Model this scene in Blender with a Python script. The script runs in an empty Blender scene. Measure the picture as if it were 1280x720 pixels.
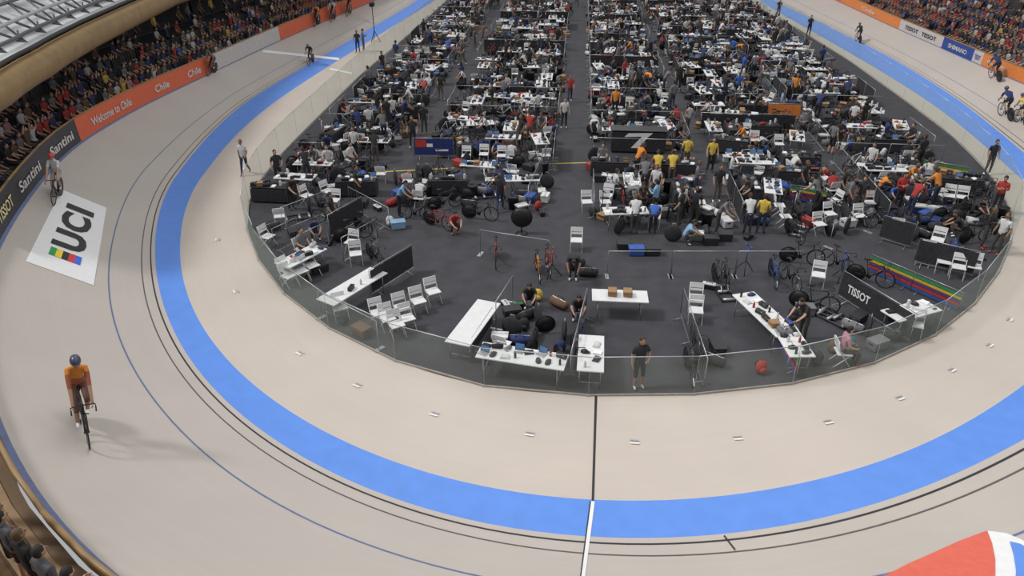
import bpy, bmesh, math, random
import numpy as np
from mathutils import Vector, Matrix
from mathutils.bvhtree import BVHTree
random.seed(11)
SC=bpy.context.scene
COL=SC.collection
try: SC.view_settings.view_transform='Standard'
except Exception: pass
pi=math.pi
# ---------------- camera
F=914.0; CH=13.0; YAW=math.radians(4.9)
cd=bpy.data.cameras.new('camera'); cam=bpy.data.objects.new('camera',cd); COL.objects.link(cam)
cd.sensor_width=36; cd.lens=F/1280*36; cd.clip_end=500
cam.location=(0,0,CH); cam.rotation_euler=(math.radians(60),0,YAW); SC.camera=cam
CR=cam.rotation_euler.to_matrix(); CP=Vector((0,0,CH))
def ray(px,py): return (CR@Vector(((px-640)/F,-(py-360)/F,-1))).normalized()
def pt(px,py,z=0.0):
    d=ray(px,py); return CP+d*((z-CH)/d.z)
def proj(p):
    q=CR.transposed()@(Vector(p)-CP)
    if q.z>-0.1: return (-9999,-9999)
    return (640+F*q.x/-q.z, 360-F*q.y/-q.z)
def inview(p,m=40):
    x,y=proj(p); return -m<x<1280+m and -m<y<720+m
# ---------------- materials
MC={}
def mat(name,rgb,rough=.6,metal=0,noise=.12,scale=6,bump=0,src=None,emit=0,alpha=None):
    if name in MC: return MC[name]
    m=bpy.data.materials.new(name); m.use_nodes=True; nt=m.node_tree; b=nt.nodes['Principled BSDF']
    b.inputs['Roughness'].default_value=rough; b.inputs['Metallic'].default_value=metal
    tc=nt.nodes.new('ShaderNodeTexCoord'); no=nt.nodes.new('ShaderNodeTexNoise'); no.inputs['Scale'].default_value=scale
    no.inputs['Detail'].default_value=4
    nt.links.new(tc.outputs['Object'],no.inputs['Vector'])
    mr=nt.nodes.new('ShaderNodeMapRange'); mr.inputs['To Min'].default_value=1-noise; mr.inputs['To Max'].default_value=1+noise
    mr.inputs['From Min'].default_value=.3; mr.inputs['From Max'].default_value=.7
    nt.links.new(no.outputs['Fac'],mr.inputs['Value'])
    mul=nt.nodes.new('ShaderNodeVectorMath'); mul.operation='SCALE'
    nt.links.new(mr.outputs['Result'],mul.inputs['Scale'])
    if src=='obj':
        oi=nt.nodes.new('ShaderNodeObjectInfo'); nt.links.new(oi.outputs['Color'],mul.inputs[0])
    elif isinstance(src,(list,tuple)):
        oi=nt.nodes.new('ShaderNodeObjectInfo'); cr=nt.nodes.new('ShaderNodeValToRGB'); cr.color_ramp.interpolation='CONSTANT'
        ramp(cr,src); nt.links.new(oi.outputs['Random'],cr.inputs['Fac']); nt.links.new(cr.outputs['Color'],mul.inputs[0])
    elif src in('cells','pit'):
        g=nt.nodes.new('ShaderNodeTexWhiteNoise'); sn=nt.nodes.new('ShaderNodeVectorMath'); sn.operation='SNAP'
        sn.inputs[1].default_value=(.62,.62,.9); nt.links.new(tc.outputs['Object'],sn.inputs[0]); nt.links.new(sn.outputs[0],g.inputs['Vector'])
        cr=nt.nodes.new('ShaderNodeValToRGB'); cr.color_ramp.interpolation='CONSTANT'
        ramp(cr,[(.2,.03,.02),(.02,.02,.025),(.35,.35,.35),(.2,.07,.03),(.03,.05,.14),(.08,.07,.06),(.26,.03,.03),(.02,.02,.02)] if src=='cells' else [(.02,.02,.022),(.03,.03,.035),(.4,.4,.4),(.02,.02,.02),(.02,.035,.1),(.12,.12,.13),(.25,.04,.03),(.025,.025,.03),(.5,.5,.5),(.25,.12,.05)])
        nt.links.new(g.outputs['Value'],cr.inputs['Fac']); nt.links.new(cr.outputs['Color'],mul.inputs[0])
    else: mul.inputs[0].default_value=rgb
    nt.links.new(mul.outputs[0],b.inputs['Base Color'])
    if bump:
        bp=nt.nodes.new('ShaderNodeBump'); bp.inputs['Strength'].default_value=bump; nt.links.new(no.outputs['Fac'],bp.inputs['Height']); nt.links.new(bp.outputs[0],b.inputs['Normal'])
    if emit: b.inputs['Emission Color'].default_value=(*rgb,1); b.inputs['Emission Strength'].default_value=emit
    MC[name]=m; return m
def ramp(cr,cols):
    e=cr.color_ramp.elements; n=len(cols)
    while len(e)<n: e.new(.5)
    for i in range(n): e[i].position=i/n
    for i in range(n): e[i].color=(*cols[i],1)
def wood_mat(name,rgb):
    m=mat(name,rgb,.45,0,.04,.35)
    nt=m.node_tree; b=nt.nodes['Principled BSDF']; mul=[n for n in nt.nodes if n.type=='VECT_MATH'][0]
    geo=nt.nodes.new('ShaderNodeUVMap')
    br=nt.nodes.new('ShaderNodeTexBrick'); br.inputs['Scale'].default_value=1
    br.inputs['Color1'].default_value=(1,1,1,1); br.inputs['Color2'].default_value=(.98,.978,.975,1); br.inputs['Mortar'].default_value=(.95,.948,.945,1)
    br.inputs['Mortar Size'].default_value=.005; br.inputs['Brick Width'].default_value=4.0; br.inputs['Row Height'].default_value=.16
    nt.links.new(geo.outputs['UV'],br.inputs['Vector'])
    mx=nt.nodes.new('ShaderNodeVectorMath'); mx.operation='MULTIPLY'
    nt.links.new(mul.outputs[0],mx.inputs[0]); nt.links.new(br.outputs['Color'],mx.inputs[1]); nt.links.new(mx.outputs[0],b.inputs['Base Color'])
    return m
def glass_mat():
    m=bpy.data.materials.new('safety_glass'); m.use_nodes=True; nt=m.node_tree; nt.nodes.clear()
    o=nt.nodes.new('ShaderNodeOutputMaterial'); t=nt.nodes.new('ShaderNodeBsdfTransparent'); t.inputs['Color'].default_value=(.96,.985,.97,1)
    d=nt.nodes.new('ShaderNodeBsdfDiffuse'); d.inputs['Color'].default_value=(.40,.48,.42,1)
    g=nt.nodes.new('ShaderNodeBsdfGlossy'); g.inputs['Roughness'].default_value=.05
    lw=nt.nodes.new('ShaderNodeLayerWeight'); lw.inputs['Blend'].default_value=.35
    no=nt.nodes.new('ShaderNodeTexNoise'); no.inputs['Scale'].default_value=.6
    mr=nt.nodes.new('ShaderNodeMapRange'); mr.inputs['To Min'].default_value=.02; mr.inputs['To Max'].default_value=.38
    nt.links.new(lw.outputs['Facing'],mr.inputs['Value'])
    a=nt.nodes.new('ShaderNodeMixShader'); c=nt.nodes.new('ShaderNodeMixShader')
    ml=nt.nodes.new('ShaderNodeMath'); ml.operation='MULTIPLY'; nt.links.new(mr.outputs[0],ml.inputs[0])
    m2=nt.nodes.new('ShaderNodeMapRange'); m2.inputs['To Min'].default_value=.5; m2.inputs['To Max'].default_value=1.4; nt.links.new(no.outputs['Fac'],m2.inputs['Value']); nt.links.new(m2.outputs[0],ml.inputs[1])
    nt.links.new(ml.outputs[0],a.inputs[0]); nt.links.new(t.outputs[0],a.inputs[1]); nt.links.new(d.outputs[0],a.inputs[2])
    c.inputs[0].default_value=.04
    nt.links.new(a.outputs[0],c.inputs[1]); nt.links.new(g.outputs[0],c.inputs[2]); nt.links.new(c.outputs[0],o.inputs[0])
    return m
TR=wood_mat('track_timber',(.465,.418,.378))
TR2=wood_mat('apron_timber',(.52,.457,.403))
BLUE=mat('blue_paint',(.10,.25,.70),.45,0,.05,2)
BLK=mat('black_paint',(.02,.02,.022),.5); LINE2=mat('dark_line_paint',(.09,.075,.07),.5)
STAY=mat('navy_line_paint',(.11,.14,.26),.5); PALE=mat('blue_edge_paint',(.12,.15,.28),.5)
WHT=mat('white_paint',(.75,.75,.75),.5,0,.03)
CARP=mat('grey_carpet',(.040,.040,.047),.85,0,.2,1.5,.1)
WPL=mat('white_plastic',(.64,.64,.64),.5,0,.05)
GMET=mat('grey_metal',(.36,.37,.39),.35,.6,.05)
LMET=mat('light_metal',(.50,.52,.52),.35,.4,.05)
DMET=mat('dark_steel',(.13,.13,.14),.45,.4,.1)
BMET=mat('black_metal',(.02,.02,.022),.4,.3,.1)
BFAB=mat('black_fabric',(.022,.022,.026),.9,0,.3,8)
RUB=mat('black_rubber',(.012,.012,.012),.7)
OBJ=mat('painted_plastic',(1,1,1),.5,0,.08,5,0,'obj')
OBJF=mat('dyed_fabric',(1,1,1),.85,0,.15,9,0,'obj')
CARD=mat('cardboard',(.30,.18,.09),.8,0,.1)
RED=mat('coral_red_paint',(.66,.12,.075),.5,0,.06); REDB=mat('orange_red_board',(.62,.12,.045),.55,0,.06); ORG=mat('orange_paint',(.66,.2,.04),.5)
BRN=mat('brown_timber',(.25,.155,.055),.5,0,.15,2)
CONC=mat('dark_concrete',(.045,.042,.045),.85,0,.2,1)
SKIN=mat('skin',(1,1,1),.55,0,.04,5,0,[(.42,.24,.165),(.33,.18,.11),(.46,.28,.2),(.25,.13,.085),(.38,.22,.14)])
PANT=mat('trouser_fabric',(1,1,1),.85,0,.12,9,0,[(.02,.02,.025),(.03,.035,.06),(.015,.015,.018),(.05,.045,.04),(.02,.03,.08),(.1,.08,.07)])
BSHORT=mat('black_shorts',(.018,.018,.02),.7)
SHOE=mat('shoe',(1,1,1),.6,0,.1,5,0,[(.5,.5,.5),(.03,.03,.03),(.4,.05,.04),(.7,.7,.7)])
HAIR=mat('hair',(1,1,1),.7,0,.2,20,0,[(.02,.014,.01),(.04,.02,.012),(.012,.01,.01),(.10,.06,.03),(.02,.015,.012)])
CRS=mat('crowd_clothes',(1,1,1),.85,0,.1,4,0,'cells')
PITC=mat('pit_mixed_colours',(1,1,1),.8,0,.1,4,0,'pit')
SCREEN=mat('screen',(.05,.12,.25),.2,0,.3,3,0,None,.3)
LAMP=mat('lit_lamp',(1,.98,.92),.4,0,.02,3,0,None,6)
GLS=glass_mat()
# ---------------- mesh builder
class M:
    def __init__(s): s.v=[];s.f=[];s.m=[];s.s=[];s.mats=[]
    def mi(s,m):
        if m not in s.mats: s.mats.append(m)
        return s.mats.index(m)
    def add(s,vs,fs,m,sm=False):
        o=len(s.v); s.v+= [tuple(v) for v in vs]; k=s.mi(m)
        for f in fs: s.f.append([i+o for i in f]); s.m.append(k); s.s.append(sm)
    def box(s,c,d,m,R=None,taper=1.0):
        hx,hy,hz=d[0]/2,d[1]/2,d[2]/2; b=min(hx,hy,hz)*.25
        vs=[]
        for z,t in((-hz,1),(-hz+b,1),(hz-b,taper),(hz,taper)):
            k=b if z in(-hz,hz) else 0
            X=(hx)*t-k; Y=(hy)*t-k
            vs+=[Vector((-X,-Y,z)),Vector((X,-Y,z)),Vector((X,Y,z)),Vector((-X,Y,z))]
        if R is not None: vs=[R@v for v in vs]
        vs=[v+Vector(c) for v in vs]
        fs=[(3,2,1,0),(12,13,14,15)]
        for l in range(3):
            for i in range(4):
                j=(i+1)%4; fs.append((l*4+i,l*4+j,l*4+4+j,l*4+4+i))
        s.add(vs,fs,m)
    def tube(s,P,r,m,n=6,caps=True):
        P=[Vector(p) for p in P]; N=len(P)
        if not hasattr(r,'__len__'): r=[r]*N
        vs=[];fs=[];prev=None
        for i,p in enumerate(P):
            t=(P[min(i+1,N-1)]-P[max(i-1,0)])
            if t.length<1e-9: t=Vector((0,0,1))
            t.normalize()
            if prev is None:
                a=Vector((0,0,1)) if abs(t.z)<.9 else Vector((1,0,0)); x=t.cross(a).normalized()
            else: x=(prev-t*prev.dot(t)).normalized()
            prev=x; y=t.cross(x)
            for k in range(n):
                an=2*pi*k/n; vs.append(p+(x*math.cos(an)+y*math.sin(an))*r[i])
        for i in range(N-1):
            for k in range(n):
                j=(k+1)%n; fs.append((i*n+k,i*n+j,(i+1)*n+j,(i+1)*n+k))
        if caps: fs.append(tuple(range(n))[::-1]); fs.append(tuple((N-1)*n+k for k in range(n)))
        s.add(vs,fs,m,n>4)
    def ell(s,c,R,m,rot=None,nu=10,nv=6,v0=0,v1=pi):
        vs=[];fs=[];c=Vector(c)
        for j in range(nv+1):
            th=v0+(v1-v0)*j/nv
            for i in range(nu):
                ph=2*pi*i/nu; v=Vector((R[0]*math.sin(th)*math.cos(ph),R[1]*math.sin(th)*math.sin(ph),R[2]*math.cos(th)))
                if rot is not None: v=rot@v
                vs.append(c+v)
        for j in range(nv):
            for i in range(nu):
                k=(i+1)%nu; fs.append((j*nu+i,(j+1)*nu+i,(j+1)*nu+k,j*nu+k))
        s.add(vs,fs,m,True)
    def torus(s,c,R,r,m,nu=24,nv=6):  # axis X
        vs=[];fs=[]
        for i in range(nu):
            a=2*pi*i/nu
            for j in range(nv):
                b=2*pi*j/nv; q=R+r*math.cos(b)
                vs.append((c[0]+r*math.sin(b),c[1]+q*math.cos(a),c[2]+q*math.sin(a)))
        for i in range(nu):
            for j in range(nv):
                fs.append((i*nv+j,((i+1)%nu)*nv+j,((i+1)%nu)*nv+(j+1)%nv,i*nv+(j+1)%nv))
        s.add(vs,fs,m,True)
    def lathe(s,prof,c,m,n=12):
        vs=[];fs=[]
        for r,z in prof:
            for k in range(n):
                a=2*pi*k/n; vs.append((c[0]+r*math.cos(a),c[1]+r*math.sin(a),c[2]+z))
        for i in range(len(prof)-1):
            for k in range(n):
                j=(k+1)%n; fs.append((i*n+k,i*n+j,(i+1)*n+j,(i+1)*n+k))
        s.add(vs,fs,m,True)
    def join(s,o,T=None,swap=None):
        off=len(s.v)
        for v in o.v: s.v.append(tuple(T@Vector(v)) if T is not None else v)
        mp=[s.mi((swap or {}).get(m,m)) for m in o.mats]
        for f,k,q in zip(o.f,o.m,o.s): s.f.append([i+off for i in f]); s.m.append(mp[k]); s.s.append(q)
    def mesh(s,name):
        me=bpy.data.meshes.new(name); me.from_pydata(s.v,[],s.f)
        for m in s.mats: me.materials.append(m)
        me.polygons.foreach_set('material_index',s.m); me.polygons.foreach_set('use_smooth',s.s); me.update(); return me
def obj(name,me,parent=None,**kw):
    o=bpy.data.objects.new(name,me); COL.objects.link(o)
    if parent: o.parent=parent
    for k,v in kw.items(): o[k]=v
    return o
class Proto:
    def __init__(s,name,cat,parts):
        s.name=name; s.cat=cat
        s.parts=[(n,(m.mesh(n) if isinstance(m,M) else m),l) for n,m,l in parts]
        s.src=[m for _,m,_ in parts]
        s._one=None
    def one(s):
        if s._one is None:
            J=M()
            for m in s.src: J.join(m)
            s._one=J.mesh(s.name)
        return s._one
NUM={}; OVER={}
SWAP={OBJ:PITC,OBJF:PITC}
def inst(pr,T,label,group=None,color=None,merged=False,force=False):
    NUM[pr.name]=NUM.get(pr.name,0)+1
    if NUM[pr.name]>296 and not force and pr.name!='spectator':
        st=OVER.setdefault(pr.name,M())
        for m in pr.src: st.join(m,T,SWAP)
        return None
    if merged or len(pr.parts)==1:
        o=obj(pr.name,pr.parts[0][1] if len(pr.parts)==1 else pr.one()); kids=[]
    else:
        o=obj(pr.name,None); o.empty_display_size=.1
        kids=[]
        for n,me,l in pr.parts:
            k=obj(n,me,o); kids.append(k)
            if l: k['label']=l
    o.matrix_world=T; o['label']=label; o['category']=pr.cat
    if group: o['group']=group
    if color:
        for q in [o]+kids: q.color=(*color,1)
    return o
def TZ(p,ang=0,sc=1):
    return Matrix.Translation(Vector(p))@Matrix.Rotation(ang,4,'Z')@Matrix.Scale(sc,4)
def frame(p,f,n,sc=1):  # local -Y -> f, Z-> n
    n=n.normalized(); y=-(f-n*f.dot(n)).normalized(); x=y.cross(n).normalized()
    R=Matrix((x,y,n)).transposed().to_4x4(); return Matrix.Translation(p)@R@Matrix.Scale(sc,4)
# ---------------- ring curves
XC,YC,K=2.0,32.0,20.0
def rs(x,y):
    if y>=YC:
        return (-(y-YC),XC-x) if x<XC else (K*pi+(y-YC),x-XC)
    return (math.atan2(YC-y,-(x-XC))*K, math.hypot(x-XC,y-YC))
def ring(s,r,z=0):
    if s<0: return Vector((XC-r,YC-s,z))
    if s>K*pi: return Vector((XC+r,YC+s-K*pi,z))
    t=s/K; return Vector((XC-r*math.cos(t),YC-r*math.sin(t),z))
S=np.arange(-68,K*pi+68,.5)
def fit(ctrl,sig=3.0):
    L=[]
    for c in ctrl:
        if c[0]=='w': L.append((c[1]*K,c[2],c[3])); continue
        p=pt(*c); s,r=rs(p.x,p.y); L.append((s,r,p.z))
    L.sort(); L=[(-80,L[0][1],L[0][2])]+L+[(K*pi+80,L[-1][1],L[-1][2])]
    L=np.array(L); r=np.interp(S,L[:,0],L[:,1]); z=np.interp(S,L[:,0],L[:,2])
    w=int(sig*2*2.5); k=np.exp(-.5*(np.arange(-w,w+1)*.5/sig)**2); k/=k.sum()
    sm=lambda a: np.convolve(np.pad(a,w,mode='edge'),k,mode='valid')
    return sm(r),sm(z)
A=[(560,0),(510,45),(450,95),(400,145),(350,195),(322,235),(308,270),(315,300),(332,335),(365,375),(410,408),(460,435),(520,460),(590,480),(660,490),(745,493),(830,493),(900,490),(970,482),(1040,468),(1100,450),(1150,428),(1195,398),(1230,360),(1252,325),(1262,290),(1258,250),(1235,215),(1190,170),(1130,125),(1060,75),(990,32),(930,0)]
B=[(545,0),(480,40),(415,80),(345,125),(290,170),(250,225),(233,280),(230,335),(243,385),(270,430),(310,475),(370,520),(440,557),(520,590),(600,612),(680,625),(745,628),(840,627),(930,617),(1020,600),(1110,572),(1190,535),(1250,495),(1280,470),(1280,228),(1230,180),(1170,132),(1100,88),(1020,42),(960,8)]
C=[(515,5),(400,72),(300,130),(240,190),(208,250),(200,310),(205,370),(230,430),(270,490),(330,540),(400,585),(480,622),(560,650),(640,668),(740,675),(840,675),(940,665),(1040,645),(1140,612),(1220,575),(1280,535),(1280,192),(1250,165),(1190,118),(1110,70),(1030,30),(975,5)]
D=[(470,0,1),(440,12,1),(350,50,1.2),(255,95,1.5),(170,135,1.9),(95,180,2.2),(50,232,2.3),(15,278,2.3),(-15,340,2.3),(-28,395,2.4),(-24,450,2.5),(-4,525,2.5),(24,586,2.5),(61,650,2.5),(118,727,2.5),('w',pi*.5,26.8,2.6),('w',pi*.62,26.2,2.6),('w',pi*.75,26,2.5),('w',pi*.9,27,2.2),(1280,105,1.4),(1200,70,1.0),(1120,35,1.0),(1045,0,1.0)]
rA,_=fit([(*c,0) for c in A],1.5); rB,_=fit([(*c,.03) for c in B]); rC,_=fit([(*c,.12) for c in C]); rD,zD=fit(D,2.2)
fA=lambda s:float(np.interp(s,S,rA)); fC=lambda s:float(np.interp(s,S,rC)); fD=lambda s:float(np.interp(s,S,rD)); fZ=lambda s:float(np.interp(s,S,zD))
def colm(i):
    a,b,c,d,h=rA[i],rB[i],rC[i],rD[i],zD[i]
    L=[(a,0),( (a+b)/2,.012),(b,.03),(c,.12)]
    for f in(.03,.041,.10,.109,.325,.335,.5,.7,.85,.975,1): L.append((c+(d-c)*f,.12+(h-.12)*(f**1.15)))
    return L
cm=[TR2,TR2,BLUE,TR,BLK,TR,LINE2,TR,STAY,TR,TR,TR,TR,PALE]
tv=[];tf=[];tm=[];nc=15
for i,s in enumerate(S):
    for r,z in colm(i): tv.append(ring(s,r,z))
for i in range(len(S)-1):
    for j in range(nc-1): tf.append((i*nc+j,(i+1)*nc+j,(i+1)*nc+j+1,i*nc+j+1)); tm.append(cm[j])
tk=M()
for m_ in cm: tk.mi(m_)
tk.v=[tuple(v) for v in tv]; tk.f=[list(f) for f in tf]; tk.m=[tk.mi(m) for m in tm]; tk.s=[True]*len(tf)
me=tk.mesh('cycling_track'); uv=me.uv_layers.new(name='UVMap')
arc=np.concatenate([[0],np.cumsum([ (ring(S[i+1],rC[i+1])-ring(S[i],rC[i])).length for i in range(len(S)-1)])])
for p in me.polygons:
    for li,vi in zip(p.loop_indices,p.vertices):
        i,j=divmod(vi,nc); uv.data[li].uv=(arc[i], colm(i)[j][0]-rC[i])
track=obj('cycling_track',me,label='banked pale timber cycling track with painted blue inner band',category='cycling track')
fv=[ring(s,fA(s)+.02,-.001) for s in S]; fl=M(); n=len(fv)
half=n//2; ff=[]
for i in range(half-1): ff.append((i,i+1,n-2-i,n-1-i))
fl.add(fv,ff,CARP); fo=obj('floor',fl.mesh('floor'),label='dark grey carpeted infield floor',category='floor',kind='structure')
allv=[Vector(v) for v in tk.v]; BV=BVHTree.FromPolygons(allv+[Vector((-80,0,-.0005)),Vector((80,0,-.0005)),Vector((80,120,-.0005)),Vector((-80,120,-.0005))],[tuple(f) for f in tk.f]+[tuple(len(allv)+i for i in range(4))])
def hit(px,py):
    l,nn,_,_=BV.ray_cast(CP,ray(px,py))
    if l is None: return pt(px,py,0),Vector((0,0,1))
    if nn.z<0: nn=-nn
    return l,nn
def flatmap(v2,f2,fn,m,name,cuts=0,parent=None,sub_px=None):
    bm=bmesh.new(); vs=[bm.verts.new((a,b,0)) for a,b in v2]
    for f in f2:
        try: bm.faces.new([vs[i] for i in f])
        except Exception: pass
    bmesh.ops.triangulate(bm,faces=bm.faces[:])
    for _ in range(cuts):
        bmesh.ops.subdivide_edges(bm,edges=bm.edges[:],cuts=1,use_grid_fill=True)
        bmesh.ops.triangulate(bm,faces=bm.faces[:])
    for v in bm.verts: v.co=fn(v.co.x,v.co.y)
    me=bpy.data.meshes.new(name); bm.to_mesh(me); bm.free(); me.materials.append(m)
    return obj(name,me,parent)
def text2d(t,bold=.02):
    c=bpy.data.curves.new('t','FONT'); c.body=t; c.resolution_u=3
    c.offset=bold
    o=bpy.data.objects.new('t',c); COL.objects.link(o); bpy.context.view_layer.update()
    me=bpy.data.meshes.new_from_object(o.evaluated_get(bpy.context.evaluated_depsgraph_get()))
    V=[(v.co.x,v.co.y) for v in me.vertices]; Fs=[tuple(p.vertices) for p in me.polygons]
    bpy.data.objects.remove(o); bpy.data.meshes.remove(me)
    x0=min(v[0] for v in V);x1=max(v[0] for v in V);y0=min(v[1] for v in V);y1=max(v[1] for v in V)
    return [((a-x0)/(x1-x0),(b-y0)/(y1-y0)) for a,b in V],Fs,(x1-x0)/(y1-y0)
def sur(off):
    def f(px,py):
        l,n=hit(px,py); return l+n*off
    return f
def poly_px(P,m,name,off=.012,cuts=3,parent=track):
    return flatmap(P,[tuple(range(len(P)))],sur(off),m,name,cuts,parent)
def stroke(a,b,w,m,off=.012,name='painted_line',n=10):
    L=[];R_=[]
    for i in range(n+1):
        t=i/n; p=Vector((a[0]+(b[0]-a[0])*t,a[1]+(b[1]-a[1])*t)); d=Vector((b[0]-a[0],b[1]-a[1])).normalized(); q=Vector((-d.y,d.x))*w/2
        L.append(tuple(p+q)); R_.append(tuple(p-q))
    V=L+R_; fs=[(i,i+1,n+2+i,n+1+i) for i in range(n)]
    return flatmap(V,fs,sur(off),m,name,0,track)
stroke((745,494),(741,626),3,BLK); stroke((741,627),(727,735),5,WHT,n=20); stroke((738,627),(724,735),1.6,BLK,.016,n=20)
stroke((905,670),(919,688),2.0,BLK,.014)
stroke((318,63),(424,74),3,WHT,.014); stroke((412,86),(440,92),2,WHT,.014)
for x,y in[(375,442),(447,482),(543,518),(662,543),(793,553),(922,548),(1035,528),(1125,498),(1190,463),(1237,432),(295,365),(1262,400),(272,300)]:
    s,r=rs(*hit(x,y)[0].xy)
    for q in(-.06,.06):
        o=M(); vs=[ring(s-.14,r+q-.025),ring(s+.14,r+q-.025),ring(s+.14,r+q+.025),ring(s-.14,r+q+.025)]
        for v in vs: v.z=.045
        o.add(vs,[(0,1,2,3)],WHT if q>0 else LMET); obj('painted_mark',o.mesh('painted_mark'),track)
# UCI advert
Cn=[(117,357),(133,260),(77,237),(32,327)]
def bil(u,v):
    a=Vector(Cn[0])*(1-u)+Vector(Cn[1])*u; b=Vector(Cn[3])*(1-u)+Vector(Cn[2])*u; q=a*(1-v)+b*v; return q.x,q.y
def uvs(off): 
    f=sur(off); return lambda u,v: f(*bil(u,v))
ad=flatmap([(0,0),(1,0),(1,1),(0,1)],[(0,1,2,3)],uvs(.012),WHT,'track_advert',3)
ad['label']='white advert painted on the track with black UCI lettering'; ad['category']='advertisement'
for ch,u0,u1 in(('U',.32,.54),('C',.565,.775),('I',.81,.87)):
    V,Fc,_=text2d(ch,.045); flatmap([(u0+a*(u1-u0),.22+b*.56) for a,b in V],Fc,uvs(.03),BLK,'letter',1,ad)
for i,c in enumerate([(.05,.12,.6),(.6,.03,.03),(.02,.02,.02),(.8,.55,.02),(.02,.3,.08)]):
    v=.25+i*.1; flatmap([(.18,v),(.28,v),(.28,v+.1),(.18,v+.1)],[(0,1,2,3)],uvs(.03),mat('stripe_%d'%i,c,.5),'colour_stripe',1,ad)
ad2=poly_px([(1097,740),(1110,721),(1135,707),(1167,693),(1200,678),(1236,664),(1258,667),(1275,674),(1300,688),(1300,740)],WHT,'track_advert',.012,3,None)
ad2['label']='red, white and blue emblem painted on the banking'; ad2['category']='advertisement'
poly_px([(1093,742),(1108,720),(1135,706),(1167,692),(1200,677),(1234,664.5),(1240,680),(1244,700),(1244,722),(1240,740)],RED,'painted_field',.028,3,ad2)
poly_px([(1268,740),(1270,715),(1267,695),(1262,678),(1275,681),(1292,690),(1300,740)],BLUE,'painted_field',.028,3,ad2)
# ---------------- perimeter boards
def board(s0,s1,m,texts=(),label='',tall=1.0,topm=None,h0=.0,tr=.045):
    n=max(2,int(abs(s1-s0)/1.2)); o=M()
    P=[]
    for i in range(n+1):
        s=s0+(s1-s0)*i/n; r=fD(s); z=fZ(s)
        P.append((s,r,z))
    vs=[];fs=[]
    for s,r,z in P: vs+=[ring(s,r+.02,z+h0),ring(s,r+.05,z+tall),ring(s,r+.11,z+tall),ring(s,r+.09,z+h0)]
    for i in range(n):
        for k in range(4): fs.append((i*4+k,i*4+(k+1)%4,i*4+4+(k+1)%4,i*4+4+k))
    fs+= [(0,1,2,3),(n*4+3,n*4+2,n*4+1,n*4)]
    o.add(vs,fs,m); root=obj('advertising_board',o.mesh('advertising_board'),label=label,category='advertising board',group='boards around the track')
    t=M(); t.tube([ring(s,r+.08,z+tall+.03) for s,r,z in P],tr,topm or BRN,6); obj('top_rail',t.mesh('top_rail'),root)
    for (txt,a,b,tm_) in texts:
        V,Fc,_=text2d(txt)
        def fn(u,v):
            q=s0+(s1-s0)*(a+(b-a)*u); return ring(q,fD(q)+.0,fZ(q)+tall*(.28+.4*v))
        flatmap(V,Fc,fn,tm_,'lettering',1,root)
def sof(px,py,z=1.5):
    p=pt(px,py,z); return rs(p.x,p.y)[0]
YEL=mat('pale_yellow',(.7,.62,.3)); NAV=mat('navy_board',(.02,.05,.25),.5); DGR=mat('charcoal_board',(.035,.033,.035),.5); GRW=mat('light_board',(.5,.46,.44),.5); LTX=mat('soft_white_lettering',(.6,.58,.55))
s_a=sof(95,175,2.2); s_b=sof(178,128,1.9); s_c=sof(262,88,1.5); s_d=sof(345,50,1.2)
s_e=sof(62,212,2.3); s_f=sof(28,258,2.3); s_g=sof(0,300,2.3)
board(s_a,s_b,REDB,[('Welcome to Chile',.16,.78,LTX)],'orange-red advertising board reading Welcome to Chile')
board(s_b,s_c,REDB,[('Chile',.14,.33,LTX),('Chile',.60,.80,LTX)],'orange-red advertising board with white Chile lettering')
board(s_c,s_d,GRW,[],'pale advertising board beside the banking')
board(s_d,-67,REDB,[],'plain orange-red board beside the banking')
board(s_e,s_a,DGR,[('Santini',.2,.85,LTX)],'dark advertising board with white Santini lettering')
board(s_f,s_e,DGR,[('Santini',.15,.85,LTX)],'dark advertising board with white Santini lettering')
board(s_g,s_f,DGR,[('TISSOT',.2,.85,YEL)],'dark advertising board with pale TISSOT lettering')
q=s_g
while q<K*pi*.9:
    board(q,min(q+6,K*pi*.9),mat('timber_board',(.23,.14,.06),.6),[],'brown timber rail panel topping the banking',.30,mat('rail_timber',(.30,.19,.085),.5,0,.1,2),0,.055); q+=6
sr=[sof(x,y,1.2) for x,y in[(1278,100),(1232,80),(1215,74),(1168,56),(1120,33),(1052,0)]]
q0=K*pi*.9; TB=.78
board(sr[0],q0,ORG,[],'orange advertising board beside the banking',TB)
board(sr[1],sr[0],ORG,[('mariposa',.2,.8,LTX)],'orange advertising board with white lettering',TB)
board(sr[2],sr[1],GRW,[('TISSOT',.2,.8,NAV)],'white advertising board with navy lettering',TB)
board(sr[3],sr[2],NAV,[('SHIMANO',.2,.8,LTX)],'navy advertising board with white lettering',TB)
board(sr[4],sr[3],GRW,[('TISSOT   TISSOT',.14,.86,BLK)],'white advertising board with black lettering',TB)
board(sr[5],sr[4],ORG,[('Chile',.4,.62,LTX)],'orange advertising board with white lettering',TB)
board(K*pi+67,sr[5],REDB,[],'plain orange-red board beside the banking',TB)
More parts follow.
